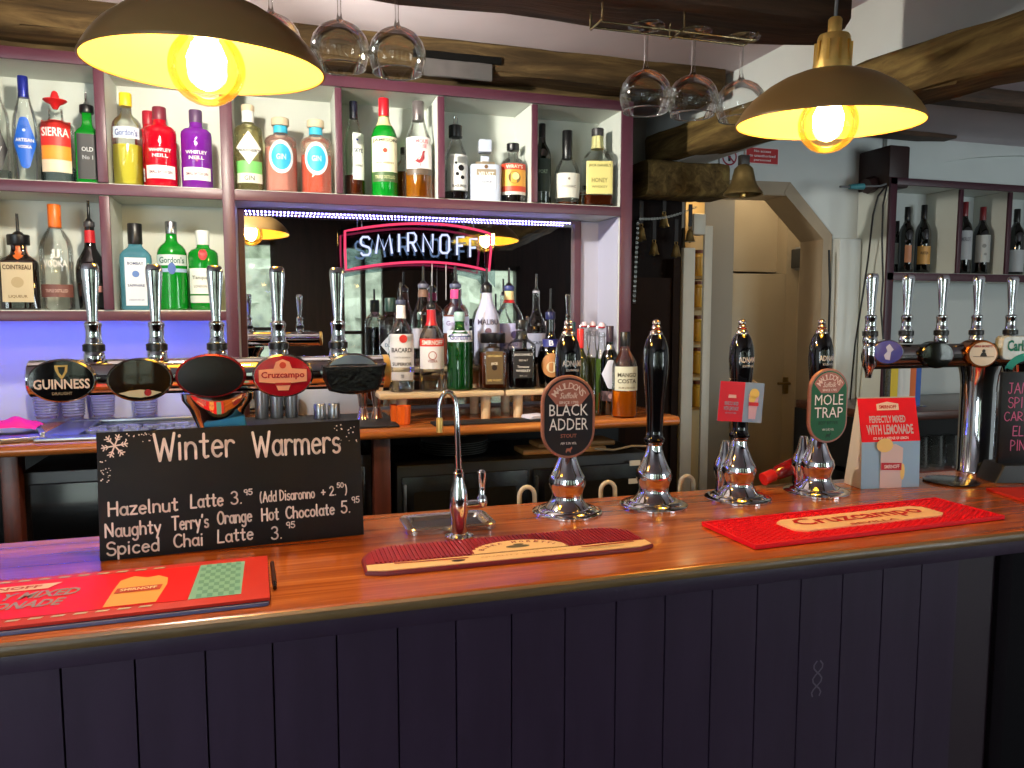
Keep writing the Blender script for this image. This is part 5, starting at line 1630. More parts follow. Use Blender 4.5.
# ---------------------------------------------------------------- curved dark red drip mat
F0, F1 = on(366, 574, TOP + .007), on(657, 546, TOP + .007)
ex = (F1 - F0).normalized()
ey = Vector((-ex.y, ex.x, 0))
ML = (F1 - F0).length
kb = on(530, 534, TOP + .007) - F0
MD = max(.10, kb.dot(ey))
t = thing('drip_mat', 'dark red ribbed drip mat with rounded back and cream front band', 'bar mat', (F0.x, F0.y, TOP + .0006), atan2(ex.y, ex.x))
def mout(ins=0.):
    o = [(ins, .012)]
    o += [(.020 + (0 if not ins else ins), ins)] if False else []
    o += [(.03 + ins * .3, ins), (ML - .03 - ins * .3, ins), (ML - ins, .014)]
    r = MD * .52
    for k_ in range(1, 13):
        a = pi / 2 * k_ / 12
        o.append((ML - ins - r * 1.0 * (1 - cos(a)), MD - ins - r * (1 - sin(a))))
    for k_ in range(0, 12):
        a = pi / 2 * (1 - k_ / 12)
        o.append((ins + r * 1.0 * (1 - cos(a)), MD - ins - r * (1 - sin(a))))
    return o
obj('mat_body', B().prism(mout(), 0, .0065, FLIP, bev=.002), mat('dark_red_mat_edge', (120, 14, 26), .5), t)
MR = mat('dark_red_rubber', (140, 16, 30), .5)
inner = [p_ for p_ in mout(.006)]
inner = [(x, max(y, MD * .30)) for x, y in inner]
front_ = [(x, min(y, MD * .285)) for x, y in mout(.004)]
obj('cream_band', B().prism(front_, .0062, .0078, FLIP), mat('cream_mat_print', (240, 196, 132), .5), t, smooth=False)
obj('ribbed_field', B().prism(inner, .0066, .0080, FLIP), MR, t, smooth=False)
rb = B()
x = .02
while x < ML - .012:
    ys = [y for (xx, y) in inner]
    r = MD * .52
    yt = MD - .008
    if x < r:
        yt = MD - .008 - MD * .52 * (1 - sqrt(max(0, 1 - ((r - x) / r) ** 2)))
    if x > ML - r:
        yt = MD - .008 - MD * .52 * (1 - sqrt(max(0, 1 - ((x - ML + r) / r) ** 2)))
    y0 = MD * .31
    cx = ML * .53
    rr = .085
    if abs(x - cx) < rr:
        y0 = max(y0, MD * .30 + .055 * sqrt(max(0, 1 - ((x - cx) / rr) ** 2)) + .003)
    if yt > y0 + .004:
        rb.box(x, x + .0035, y0, yt, .0078, .0102)
    x += .0075
obj('rib', rb, MR, t, smooth=False)['kind'] = 'stuff'
cx = ML * .53
def fm(x, y, e=.0):
    return Vector((x, y, .0086 + e))
hm_ = [(cx + .088 * cos(a), MD * .30 + .058 * sin(a)) for a in [pi * k_ / 20 for k_ in range(21)]]
obj('cream_emblem', B().prism(hm_, .0066, .0094, FLIP), mat('cream_mat_print', (232, 186, 120), .5), t, smooth=False)
lt = B()
s_ = 'BIRRA MORETTI'
for i, ch in enumerate(s_):
    a = radians(158 - 136 * i / (len(s_) - 1))
    x_, y_ = cx + .072 * cos(a), MD * .30 + .046 * sin(a)
    rot = (a - pi / 2) * .8
    if ch != ' ':
        lt.text(ch, lambda p_, q_, x_=x_, y_=y_, rot=rot: fm(x_ + p_ * cos(rot) - q_ * sin(rot), y_ + p_ * sin(rot) + q_ * cos(rot), .0012), 0, 0, .0085 if ch != 'I' else .002, .010, .03)
obj('lettering', lt, ink((150, 40, 30)), t, smooth=False)
obj('figure_emblem', B().dot(cx, MD * .30 + .020, .022, lambda a, b_: fm(a, b_, .0012), 18, ry=.008).dot(cx + .004, MD * .30 + .030, .010, lambda a, b_: fm(a, b_, .0014), 14, ry=.004), ink((96, 84, 60)), t, smooth=False)
def ff(x, y):
    return Vector((x, y, .0085))
obj('red_stripe', B().flat([(.05, .030), (ML * .34, .026), (ML * .34, .031), (.05, .036)], ff).flat([(ML * .74, .026), (ML - .03, .030), (ML - .03, .036), (ML * .74, .031)], ff), ink((160, 50, 30)), t, smooth=False)
obj('printed_line', B().text('QUALITY SINCE 1859', ff, ML * .53, .022, ML * .3, .006, .01), ink((196, 130, 70)), t, smooth=False)
obj('dark_spot', B().dot(.155, .018, .012, ff, 18, ry=.005).ring(ML - .10, .018, .045, .004, .0012, ff, 24), ink((60, 40, 30)), t, smooth=False)

# ---------------------------------------------------------------- bright red rectangular mat
C = [on(755, 546, TOP + .008), on(1005, 516, TOP + .008), on(706, 520, TOP + .008)]
ex = (C[1] - C[0]).normalized()
CL, CD = (C[1] - C[0]).length, .168
t = thing('bar_runner', 'bright red rubber bar mat with cream panel of red lettering at the right', 'bar mat', (C[0].x, C[0].y, TOP + .0006), atan2(ex.y, ex.x))
obj('mat_body', B().box(0, CL, 0, CD, 0, .006, bev=.0012), mat('bright_red_rubber', (232, 14, 32), .5, spec=.25), t)
nb = B()
i = 0
x = .012
while x < CL - .010:
    y = .010 + (i % 2) * .0055
    while y < CD - .010:
        px_, py_ = abs(x - CL * .5 - .016), abs(y - CD * .5)
        if not (px_ < CL * .31 and py_ < CD * .255):
            nb.lathe([(.0034, 0), (.0030, .0022), (.0018, .0028)], (x, y, .0059), 6)
        y += .011
    x += .0095
    i += 1
obj('nub_field', nb, mat('red_nub_rubber', (226, 12, 30), .5, spec=.25), t)['kind'] = 'stuff'
obj('rim', B().box(.0, CL, 0, .006, .0055, .0085).box(0, CL, CD - .006, CD, .0055, .0085).box(0, .006, 0.006, CD - .006, .0055, .0085).box(CL - .006, CL, .006, CD - .006, .0055, .0085), mat('bright_red_rubber', (232, 14, 32), .5, spec=.25), t)
pan = [(CL * .5 + .016 + x, CD * .5 + y) for x, y in [(-.188, -.026), (-.168, -.040), (.168, -.040), (.188, -.026), (.188, .026), (.168, .040), (-.168, .040), (-.188, .026)]]
obj('cream_panel', B().prism(pan, .005, .0092, FLIP), mat('cream_panel_rubber', (255, 206, 150), .5, spec=.2), t, smooth=False)
obj('lettering', B().text('Cruzcampo', lambda a, b_: Vector((a, b_, .0100)), CL * .5 + .016, CD * .5 + .005, .315, .056, .018), ink((196, 20, 24)), t, smooth=False)
obj('lettering', B().text('SEVILLA', lambda a, b_: Vector((a, b_, .0100)), CL * .5 + .016, CD * .5 - .033, .12, .010, .03), ink((196, 60, 40)), t, smooth=False)

# ---------------------------------------------------------------- folded card on the counter
FLc, FRc = on(861, 489.5, TOP), on(919, 487, TOP)
ex = (FRc - FLc).normalized()
ey = Vector((-ex.y, ex.x, 0))
t = thing('tent_card', 'standing red and pale blue folded drinks card between the green clip and the right font', 'card', (FLc.x, FLc.y, TOP + .0007), atan2(ex.y, ex.x))
cw = (FRc - FLc).length
kk = ppm(FLc)
hb_, ht_ = 47 / kk, 91 / kk
yb = .012
bk_ = (on(840, 484, TOP) - FLc).dot(ey)
bk_ = max(.07, min(.11, bk_))
CARD = mat('cream_card', (206, 190, 168), .5)
SKY = mat('pale_blue_print', (146, 180, 208), .6, spec=.2)
def quad(p, th=.001):
    return p
YT = bk_ * .42
fp = [(0, 0, 0), (cw, 0, 0), (cw, .004, hb_), (0, .004, hb_)]
up = [(0, .004, hb_), (cw, .004, hb_), (cw, YT, ht_), (0, YT, ht_)]
bp = [(0, YT, ht_), (cw, YT, ht_), (cw, bk_, 0), (0, bk_, 0)]
def slab(pts, th=.0012):
    a, b_, c, d_ = [Vector(p_) for p_ in pts]
    nn = (b_ - a).cross(c - a).normalized() * th
    return B().add([a, b_, c, d_, a - nn, b_ - nn, c - nn, d_ - nn], [(0, 1, 2, 3), (7, 6, 5, 4), (0, 4, 5, 1), (1, 5, 6, 2), (2, 6, 7, 3), (3, 7, 4, 0)])
obj('front_panel', slab(fp), SKY, t, smooth=False)
obj('red_panel', slab(up), mat('red_card_print', (232, 20, 32), .6, spec=.15), t, smooth=False)
obj('back_panel', slab(bp), CARD, t, smooth=False)
for x in (.0006, cw - .0006):
    sd = B()
    sd.prism([(0.002, 0.0005), (bk_ - .002, .0005), (YT, ht_ - .002), (.005, hb_)], -.0004, .0004, Matrix.Translation((x, 0, 0)) @ Matrix.Rotation(pi / 2, 4, 'Z'))
    obj('side_panel', sd, CARD, t, smooth=False)
Su = (Vector(up[3]) - Vector(up[0]))
Lu = Su.length
Su = Su.normalized()
Nu = Vector((1, 0, 0)).cross(Su)
def fu(x, z, e=.0006):
    return Vector((cw / 2 + x, .004, hb_)) + Su * z + Nu * e
obj('lettering', B().text('PERFECTLY MIXED', fu, -.004, Lu * .50, cw * .62, Lu * .16, .03), ink((206, 176, 176)), t, smooth=False)
ct = B().text('WITH LEMONADE', fu, 0, Lu * .27, cw * .80, Lu * .22, .03)
obj('lettering', ct, ink((206, 176, 176)), t, smooth=False)
obj('lettering', B().text('ICE AND A WEDGE OF LEMON', fu, 0, Lu * .075, cw * .6, Lu * .06, .02), ink((240, 214, 210)), t, smooth=False)
obj('logo_patch', B().flat([(-cw * .19, Lu * .70), (cw * .19, Lu * .70), (cw * .19, Lu * .84), (0, Lu * .89), (-cw * .19, Lu * .84)], lambda a, b_: fu(a, b_, .0006)), ink((240, 206, 176)), t, smooth=False)
obj('lettering', B().text('SMIRNOFF', lambda a, b_: fu(a, b_, .0012), 0, Lu * .775, cw * .30, Lu * .08, .03), ink((190, 50, 40)), t, smooth=False)
def fl(x, z, e=.0006):
    return Vector((cw / 2 + x, -e, z))
obj('glass_picture', B().flat([(-cw * .19, .0), (cw * .19, .0), (cw * .19, hb_ * .86), (cw * .06, hb_ * .95), (-cw * .19, hb_ * .9)], fl), ink((214, 190, 186)), t, smooth=False)
obj('lemon_picture', B().dot(-.02, hb_ * .93, .022, lambda a, b_: fl(a, b_, .0012), 18, ry=.017), ink((240, 202, 120)), t, smooth=False)
obj('lemon_picture', B().dot(.030, hb_ * .35, .006, lambda a, b_: fl(a, b_, .0012), 14, ry=.02), ink((240, 202, 120)), t, smooth=False)
obj('red_band', B().flat([(-cw * .18, hb_ * .40), (cw * .17, hb_ * .38), (cw * .17, hb_ * .54), (-cw * .18, hb_ * .56)], lambda a, b_: fl(a, b_, .0018)), ink((190, 36, 50)), t, smooth=False)
obj('lettering', B().text('SMIRNOFF', lambda a, b_: fl(a, b_, .0024), 0, hb_ * .47, cw * .26, hb_ * .08, .03), ink((236, 200, 196)), t, smooth=False)

# ---------------------------------------------------------------- coaster, right runner, right chalkboard
q = on(951, 482, TOP)
t = tag(obj('coaster', B().lathe([(0, 0), (.062, 0), (.064, .002), (.064, .004), (.058, .0055), (0, .0055)], (0, 0, 0), 48), mat('dark_coaster', (26, 24, 26), .22, coat=.3)), 'round black coaster on the counter in front of the right font', 'coaster')
t.location = (q.x, q.y, TOP + .0006)
q = on(986, 488, TOP + .006)
ex = (on(1024, 500, TOP + .006) - q)
t = thing('bar_runner', 'red bar mat at the right edge in front of the black menu board', 'bar mat', (q.x, q.y, TOP + .0006), 0)
a1 = ex.normalized()
a2 = Vector((-a1.y, a1.x, 0))
o_ = [Vector((0, 0, 0)), a1 * .5, a1 * .5 + a2 * .16, a2 * .16]
b = B().add([(p_.x, p_.y, 0) for p_ in o_] + [(p_.x, p_.y, .006) for p_ in o_], [(3, 2, 1, 0), (4, 5, 6, 7), (0, 1, 5, 4), (1, 2, 6, 5), (2, 3, 7, 6), (3, 0, 4, 7)])
obj('mat_body', b, mat('red_runner_border', (196, 48, 36), .5, spec=.2), t, smooth=False)
def fe(x, y, e=.0066):
    p_ = a1 * x + a2 * y
    return Vector((p_.x, p_.y, e))
obj('teal_panel', B().flat([(.06, .05), (.4, .05), (.4, .13), (.045, .13)], fe), mat('teal_check_print', (124, 174, 154), .5, spec=.2), t, smooth=False)
q = on(1017, 481, TOP)
t = thing('menu_board', 'tall black menu board with pink chalk writing at the right edge of the counter', 'chalkboard', (q.x, q.y + .0, TOP + .0008), -.28)
obj('base_block', B().prism([(-.075, 0), (.14, 0), (.14, .045), (-.055, .045)], .05, -.03, bev=.003), mat('black_board_base', (20, 18, 20), .45), t)
obj('board', B().box(-.052, .14, .0, .012, .040, .275, bev=.002), mat('black_menu_board', (20, 20, 24), .35), t)
pk = B()
def fp_(x, z):
    return Vector((x, -.0008, z))
for s_, x0, x1, z, h in (('JAM', -.036, .020, .222, .026), ('SPI', -.034, .006, .186, .026), ('CARLI', -.042, .030, .153, .022), ('EL', -.018, .012, .115, .024), ('PIN', -.022, .018, .078, .026)):
    handwrite(pk, s_, fp_, x0, x1, z, h, .0024)
obj('chalk_lettering', pk, mat('pink_chalk_ink', (206, 96, 140), .7), t, smooth=False)

# ---------------------------------------------------------------- red sauce bottle lying against the pump, hose loops
a, c = Vector((at(764, 480, 1.575).x, 1.578, TOP + .020)), Vector((at(812, 455, 1.585).x, 1.59, TOP + .062))
t = thing('sauce_bottle', 'red sauce bottle leaning behind the two right-hand pumps', 'bottle', (a.x, a.y, TOP), world=True)
dd = (c - a)
def pt(s_):
    return a + dd * s_
obj('bottle_body', B().tube([pt(.22), pt(.30), pt(.5), pt(.9), pt(1.25)], [.012, .017, .0195, .0195, .018], 20), glass('red_sauce_bottle', (170, 14, 20), .75, .5, (176, 14, 22)), t)
obj('cap', B().tube([pt(0), pt(.20), pt(.23)], [.0155, .0155, .012], 18), mat('bright_red_cap', (226, 40, 36), .35), t)
obj('label', B().tube([pt(.72), pt(1.15)], [.0198, .0193], 20, cap=False), mat('pale_sauce_label', (226, 200, 176), .5), t)
for u, v, lab in ((527, 487, 'pale hose loop behind the counter edge between the tap and the black clip'), (608, 482, 'pale hose loop behind the counter edge right of the black clip'), (687, 476, 'pale hose loop behind the counter edge in front of the door post')):
    q = at(u, v, 1.625)
    zz = q.z
    pts = [(q.x - .018, 1.625, zz - .12), (q.x - .018, 1.625, zz - .02)] + [(q.x - .018 * cos(a_), 1.625, zz - .02 + .02 * sin(a_)) for a_ in [pi * k_ / 8 for k_ in range(1, 8)]] + [(q.x + .018, 1.625, zz - .02), (q.x + .020, 1.622, zz - .12), (q.x + .02, 1.59, zz - .13)]
    tag(obj('hose_loop', B().tube(pts, .0052, 10), mat('pale_hose', (216, 200, 170), .35)), lab, 'hose', 'hose loops behind the counter edge')
# ================================================================ BACKGROUND THINGS
# --- ice well and cups on the back counter at the left
t = thing('ice_well', 'stainless steel ice well with lid frame set in the back counter at the left', 'sink', (-.38, 2.28, BT), world=True)
f = B()
x0, x1, y0, y1 = -.575, -.135, 2.16, 2.53
z = BT + .001
f.box(x0, x1, y0, y0 + .05, z, z + .010, bev=.003).box(x0, x1, y1 - .04, y1, z, z + .012, bev=.003).box(x0, x0 + .09, y0 + .05, y1 - .04, z, z + .010, bev=.002).box(x1 - .03, x1, y0 + .05, y1 - .04, z, z + .010, bev=.002)
obj('steel_frame', f, STEEL, t)
obj('well_lining', B().box(x0 + .09, x1 - .03, y0 + .05, y1 - .04, z, z + .002), mat('dark_well_steel', (60, 64, 84), .3, 1.), t)
ic = B()
rnd = random.Random(5)
for k in range(46):
    cx, cy = rnd.uniform(x0 + .11, x1 - .05), rnd.uniform(y0 + .06, y0 + .17)
    M = Matrix.Translation((cx, cy, z + .009)) @ Matrix.Rotation(rnd.uniform(0, 3), 4, 'Z') @ Matrix.Rotation(rnd.uniform(-.1, .1), 4, 'X')
    ic.box(-.011, .011, -.010, .010, -.006, .007, M=M, bev=.003)
ice = obj('ice_cubes', ic, glass('ice', (214, 222, 240), .35, .4, (210, 216, 240)))
tag(ice, 'heap of small ice cubes in the steel ice well', 'ice')
ice['kind'] = 'stuff'
CUP = glass('clear_plastic_cup', (214, 214, 232), .35, .4, (206, 206, 230))
for i, (u, lab) in enumerate(((47, 'stack of ribbed clear plastic cups, leftmost below the font'), (74, 'stack of ribbed clear plastic cups, second from the left below the font'), (104, 'stack of ribbed clear plastic cups, third from the left below the font'), (146, 'stack of ribbed clear plastic cups, rightmost below the font'))):
    q = at(u, 421, 2.555)
    t = thing('cup_stack', lab, 'cups', (q.x, 2.555, BT + .0140), group='stacks of plastic cups on the back counter')
    pr = [(.026, 0)]
    for k in range(13):
        pr += [(.0275 + .0006 * k, .005 + .008 * k), (.031 + .0005 * k, .008 + .008 * k), (.031 + .0005 * k, .010 + .008 * k)]
    obj('cups', B().lathe(pr, seg=28, cap=True), CUP, t)
# pink cloth on a slanted tray at the left edge
q = at(-18, 428, 2.26)
t = thing('tray', 'blue-lit steel tray at the left edge of the back counter', 'tray', (q.x, 2.26, BT + .001), radians(18))
obj('tray_base', B().box(-.16, .13, -.11, .16, 0, .012, bev=.004).box(.118, .13, -.11, .16, .010, .022, bev=.003), STEEL, t)
ck_ = B()
rnd = random.Random(11)
vs, fs = [], []
NX, NY_ = 14, 10
for j in range(NY_ + 1):
    for i in range(NX + 1):
        x, y = -.07 + .14 * i / NX, -.045 + .09 * j / NY_
        e = max(0, 1 - (x / .072) ** 2) * max(0, 1 - (y / .047) ** 2)
        vs.append((x, y, .004 + .030 * e ** .4 + .006 * sin(x * 90 + y * 40) * e + rnd.uniform(0, .002)))
for j in range(NY_):
    for i in range(NX):
        a = j * (NX + 1) + i
        fs.append((a, a + 1, a + NX + 2, a + NX + 1))
co = obj('cloth', B().add(vs, fs), mat('hot_pink_cloth', (236, 30, 130), .7, bump=.3, nscale=80))
tag(co, 'crumpled hot pink cloth on the tray at the left edge', 'cloth')
q = at(8, 422, 2.27)
co.location = (q.x - .005, 2.30, BT + .0125)
# light blue cloth on the font foot
q = at(225, 423, 1.49)
t = tag(obj('sponge', B().box(-.036, .036, -.012, .012, -.02, .010, M=Matrix.Rotation(radians(-9), 4, 'Y'), bev=.004), mat('blue_sponge', (40, 128, 170), .7, noise=.1, nscale=60)), 'small blue sponge peeping over the top of the winter drinks board', 'sponge')
t.location = (q.x, 1.50, q.z - .002)
# grey bar mat with cups and measures
def barmat(label, u0, u1, y0, y1):
    a, c = at(u0, 425, (y0 + y1) / 2).x, at(u1, 425, (y0 + y1) / 2).x
    t = tag(obj('bar_mat', B().box(-(c - a) / 2, (c - a) / 2, -(y1 - y0) / 2, (y1 - y0) / 2, 0, .006, bev=.002), RUBBER), label, 'bar mat', None)
    t.location = ((a + c) / 2, (y0 + y1) / 2, BT + .0006)
    return t
barmat('black rubber bar mat under the steel measures on the back counter', 243, 392, 2.16, 2.46)
barmat('black rubber bar mat below the wooden bottle stands on the back counter', 432, 560, 2.145, 2.215)
BM = BT + .0072
for i, (u, lab) in enumerate(((262, 'tall brushed steel measure, leftmost of three'), (277, 'tall brushed steel measure, middle of three'), (292, 'tall brushed steel measure, rightmost of three'))):
    q = at(u, 420, 2.42)
    t = tag(obj('steel_measure', B().lathe([(0, .003), (.0185, 0), (.0195, .004), (.0200, .105), (.0192, .105), (.0180, .01), (0, .01)], seg=30), STEEL), lab, 'measure', 'steel measures on the bar mat')
    t.location = (q.x, 2.42, BM)
for i, (u, lab) in enumerate(((320, 'short brushed steel measure, left of the pair'), (334, 'short brushed steel measure, right of the pair'))):
    q = at(u, 419, 2.36)
    t = tag(obj('steel_measure', B().lathe([(0, 0), (.0175, 0), (.018, .003), (.018, .043), (.017, .045), (0, .045)], seg=30), STEEL), lab, 'measure', 'short steel measures on the bar mat')
    t.location = (q.x, 2.36, BM)
for i, (u, lab) in enumerate(((363, 'hourglass steel jigger, left of the pair below the bagged badge'), (377, 'hourglass steel jigger, right of the pair below the bagged badge'))):
    q = at(u, 418, 2.33)
    t = tag(obj('jigger', B().lathe([(.0185, 0), (.0180, .001), (.0115, .030), (.0105, .034), (.012, .040), (.0195, .098), (.0187, .098), (.0115, .043), (0, .042)], seg=30, cap=False), mat('rosy_chrome', (226, 200, 190), .12, 1.)), lab, 'jigger', 'jiggers on the bar mat')
    t.location = (q.x, 2.33, BM)
q0 = at(330, 405, 2.52)
t = thing('grey_box', 'pale grey plastic box on the back counter behind the short measures', 'box', (q0.x, 2.525, BT + .0006))
obj('box_body', B().box(-.10, .10, -.035, .035, 0, .085, bev=.006), mat('pale_grey_plastic', (170, 176, 196), .4), t)
obj('lid', B().box(-.103, .103, -.038, .038, .085, .097, bev=.004), mat('pale_lid_plastic', (196, 200, 220), .4), t)
OP = mat('orange_plastic', (240, 104, 22), .35)
t = thing('plastic_cup', 'bright orange plastic cup, front one of two under the bottle stand', 'cup', (at(405, 424, 2.19).x, 2.215, BT + .0007), group=None)
obj('cup_body', B().lathe([(0, .002), (.0185, 0), (.0195, .003), (.0225, .054), (.0212, .054), (.018, .006), (0, .006)], seg=12, cap=False), OP, t, smooth=False)
t = thing('plastic_cup', 'bright orange plastic cup, half hidden behind another orange cup', 'cup', (at(398, 423, 2.24).x, 2.25, BT + .0007))
obj('cup_body', B().lathe([(0, .002), (.0185, 0), (.0195, .003), (.0225, .054), (.0212, .054), (.018, .006), (0, .006)], seg=12, cap=False), OP, t, smooth=False)
q = on(526, 414, BT + .008)
t = thing('napkin_stack', 'small stack of white napkins on the black mat below the right bottle stand', 'napkins', (q.x, 2.19, BT + .0070), .25)
obj('napkins', B().box(-.032, .032, -.026, .026, 0, .006, bev=.001).box(-.030, .031, -.026, .025, .006, .010, M=Matrix.Rotation(.12, 4, 'Z'), bev=.001), mat('white_paper', (226, 220, 236), .7), t)

# --- under the back counter: fridge, plates, bread boards, crates
FT = 1.085
a, c = at(397, 470, 2.17), at(648, 470, 2.17)
t = thing('bottle_fridge', 'black glass-doored bottle fridge under the back counter', 'fridge', ((a.x + c.x) / 2, 2.35, 0), world=True)
obj('cabinet', B().box(a.x, c.x, 2.175, 2.53, 0, FT, bev=.004), mat('black_fridge', (15, 15, 18), .35), t)
w_ = (c.x - a.x) / 2
for i in range(2):
    x = a.x + w_ * i
    dr = obj('door', B().box(x + .012, x + w_ - .006, 2.160, 2.1745, .3, FT - .03, bev=.003), mat('black_fridge_door', (12, 12, 15), .2), t)
    obj('glass_pane', B().box(x + .045, x + w_ - .045, 2.1575, 2.1598, .35, FT - .075), mat('dark_fridge_glass', (30, 28, 24), .08, coat=.5), dr)
    obj('handle', B().box(x + .016, x + .024, 2.150, 2.160, .7, FT - .05, bev=.002), STEEL if i == 0 else BLACK, dr)
for u, v, w0 in ((635, 463, 16), (633, 481, 14)):
    q = at(u, v, 2.158)
    obj('label', B().box(q.x - w0 / 900, min(q.x + w0 / 900, c.x - .002), 2.1565, 2.1595, q.z - .008, q.z + .008), ink((206, 200, 190)), t)
pk_ = at(452, 455, 2.36)
for k in range(6):
    b = B().lathe([(0, .002), (.05, 0), (.075, .004), (.105, .009), (.106, .011), (.07, .006), (0, .005)], seg=44, cap=False)
    o = tag(obj('plate', b, mat('dark_glazed_plate', (120, 118, 112), .25, coat=.4)), 'dark plate in the stack on top of the fridge, %s' % ('bottom of six', 'second from the bottom', 'third from the bottom', 'third from the top', 'second from the top', 'top of six')[k], 'plate', 'plates stacked on the fridge')
    o.location = (pk_.x + (k % 2) * .004, 2.34, FT + .0008 + .0068 * k)
for k, (u, ww, hh) in enumerate(((560, .14, .018), (566, .13, .016))):
    q = at(u, 450, 2.27)
    t = tag(obj('bread_board', B().box(-ww, ww, -.05, .05, 0, hh, bev=.006), wood('board_wood', (150, 100, 50), (196, 146, 86), (3, 30, 30), .5)), 'small wooden board on the fridge top, %s of two' % ('lower', 'upper')[k], 'board', 'boards on the fridge')
    t.location = (q.x + .02 * k, 2.27, FT + .0008 + .0188 * k)
q0, q1 = at(595, 449, 2.2), at(655, 446, 2.2)
tag(obj('flex', B().tube([q0, q0.lerp(q1, .3) + Vector((0, 0, -.006)), q0.lerp(q1, .6) + Vector((0, 0, .004)), q1, q1 + Vector((.05, .1, -.05))], .0035, 8), mat('grey_flex', (150, 144, 134), .5)), 'pale flex trailing over the fridge top to the right', 'cable')
a, c = at(22, 500, 2.2), at(372, 500, 2.2)
t = thing('bottle_fridge', 'dark fridge full of bottles under the left of the back counter', 'fridge', ((a.x + c.x) / 2, 2.35, 0), world=True)
obj('cabinet', B().box(a.x, c.x, 2.20, 2.53, 0, 1.12, bev=.003), mat('black_fridge', (15, 15, 18), .35), t)
obj('door', B().box(a.x + .02, c.x - .02, 2.186, 2.1995, .2, 1.09, bev=.003), mat('dark_fridge_glass_two', (9, 9, 10), .12, coat=.4), t)

# --- brass bells on straps in the dark alcove
STR = mat('dark_leather', (26, 18, 14), .6)
def hbell(u, v, w, lab, y=2.86):
    q = at(u, v, y)
    R = w / 2 / ppm(q)
    t = thing('horse_bell', lab, 'bell', q, group='small brass bells on dark straps')
    obj('bell_body', B().lathe([(R, -R * 1.2), (R * .93, -R * 1.1), (R * .72, -R * .5), (R * .6, R * .2), (R * .5, R * .7), (R * .25, R * 1.0), (0, R * 1.05)], seg=24), OLDBRASS, t)
    obj('clapper', B().lathe([(0, -R * 1.5), (R * .22, -R * 1.35), (R * .2, -R * 1.15), (0, -R)], seg=12), OLDBRASS, t)
    obj('loop', B().tube([(R * .3 * cos(a), 0, R * 1.25 + R * .3 * sin(a)) for a in [2 * pi * k / 12 for k in range(12)]], R * .1, 6, closed=True), OLDBRASS, t)
    obj('strap', B().box(-R * .35, R * .35, -.002, .002, R * 1.5, R * 1.5 + .09), STR, t)
hbell(641, 233, 12, 'small dull brass bell, leftmost on the straps')
hbell(664, 220, 11, 'small dull brass bell, topmost in the dark alcove')
hbell(654, 248, 11, 'small brass bell hanging low in the middle of the straps')
hbell(676, 250, 11, 'small brass bell beside the white door post, lowest right')
hbell(690, 235, 11, 'small brass bell in front of the white door post', 2.83)
ch = []
for k in range(41):
    s_ = k / 40
    u = 639 + (696 - 639) * s_
    v = 219 - 12 * s_ + 4 * sin(pi * s_)
    ch.append(at(u, v, 2.84))
cb = B()
def chain(pts, r=.0045, w=.0012):
    b = B()
    for k, p_ in enumerate(pts):
        M = Matrix.Translation(p_) @ Matrix.Rotation(pi / 2 * (k % 2), 4, 'X')
        b.tube([M @ Vector((r * 1.25 * cos(a), r * .8 * sin(a), 0)) for a in [2 * pi * j / 8 for j in range(8)]], w, 5, closed=True)
    return b
dn = [at(638 - 3.5 * k / 30, 221 + 82 * k / 34, 2.84) for k in range(35)]
t = thing('chain', 'silver chain looping across the brass bells and down beside the shelving', 'chain', ch[0], world=True)
obj('links', chain(dn[::-1] + ch[1:]), mat('dull_steel_chain', (150, 148, 142), .3, 1.), t)
# big bell
q = at(743, 195, 2.45)
k = ppm(q)
R = 19.5 / k
t = thing('brass_bell', 'large brass last-orders bell hanging below the timber beam', 'bell', q)
obj('bell_body', B().lathe([(R * .9, .002), (R, 0), (R * .97, .008), (R * .78, .024), (R * .62, .045), (R * .54, .07), (R * .47, .092), (R * .30, .104), (.012, .108), (.009, .118)], seg=44, cap=False), OLDBRASS, t)
obj('clapper', B().lathe([(0, -.010), (.009, -.006), (.010, .002), (.005, .010), (.003, .08)], seg=16), BRASS, t)
hb = obj('bell_hanger', B().tube([(0, 0, .112), (0, 0, 2.07 - q.z)], .006, 10).box(-.018, .018, -.012, .012, .105, .14, bev=.003), mat('dark_iron', (40, 34, 30), .5), t)

# --- signs on the wall over the doorway
a, c = at(745, 146.5, 2.945), at(778, 165.5, 2.945)
t = thing('wall_sign', 'red sign with white lettering above the doorway', 'sign', ((a.x + c.x) / 2, 2.944, (a.z + c.z) / 2))
hw_, hh_ = (c.x - a.x) / 2, (a.z - c.z) / 2
obj('plate', B().box(-hw_, hw_, -.003, .003, -hh_, hh_), ink((226, 220, 220)), t)
obj('red_field', B().box(-hw_ * .94, hw_ * .94, -.0042, -.003, -hh_ * .9, hh_ * .9), mat('sign_red', (190, 26, 30), .4), t)
def fsg(x, z):
    return Vector((x, -.0052, z))
obj('lettering', B().text('No access', fsg, 0, hh_ * .55, hw_ * 1.0, hh_ * .30, .02).text('to unauthorised', fsg, 0, 0, hw_ * 1.55, hh_ * .32, .02).text('personnel', fsg, 0, -hh_ * .55, hw_ * 1.0, hh_ * .34, .02), ink((236, 226, 226)), t, smooth=False)
q = at(729, 157, 2.944)
r = 8.5 / ppm(q)
t = thing('wall_sign', 'round no-entry symbol sign on white plate beside the red sign', 'sign', q)
obj('plate', B().box(-r * 1.25, r * 1.3, -.003, .003, -r * 1.25, r * 1.3), ink((206, 206, 212)), t)
obj('symbol', B().ring(0, 0, r, r, r * .2, lambda x, z: Vector((x, -.0036, z)), 36).ribbon([(-r * .6, r * .6), (r * .6, -r * .6)], r * .2, lambda x, z: Vector((x, -.0038, z))), ink((150, 40, 60)), t, smooth=False)
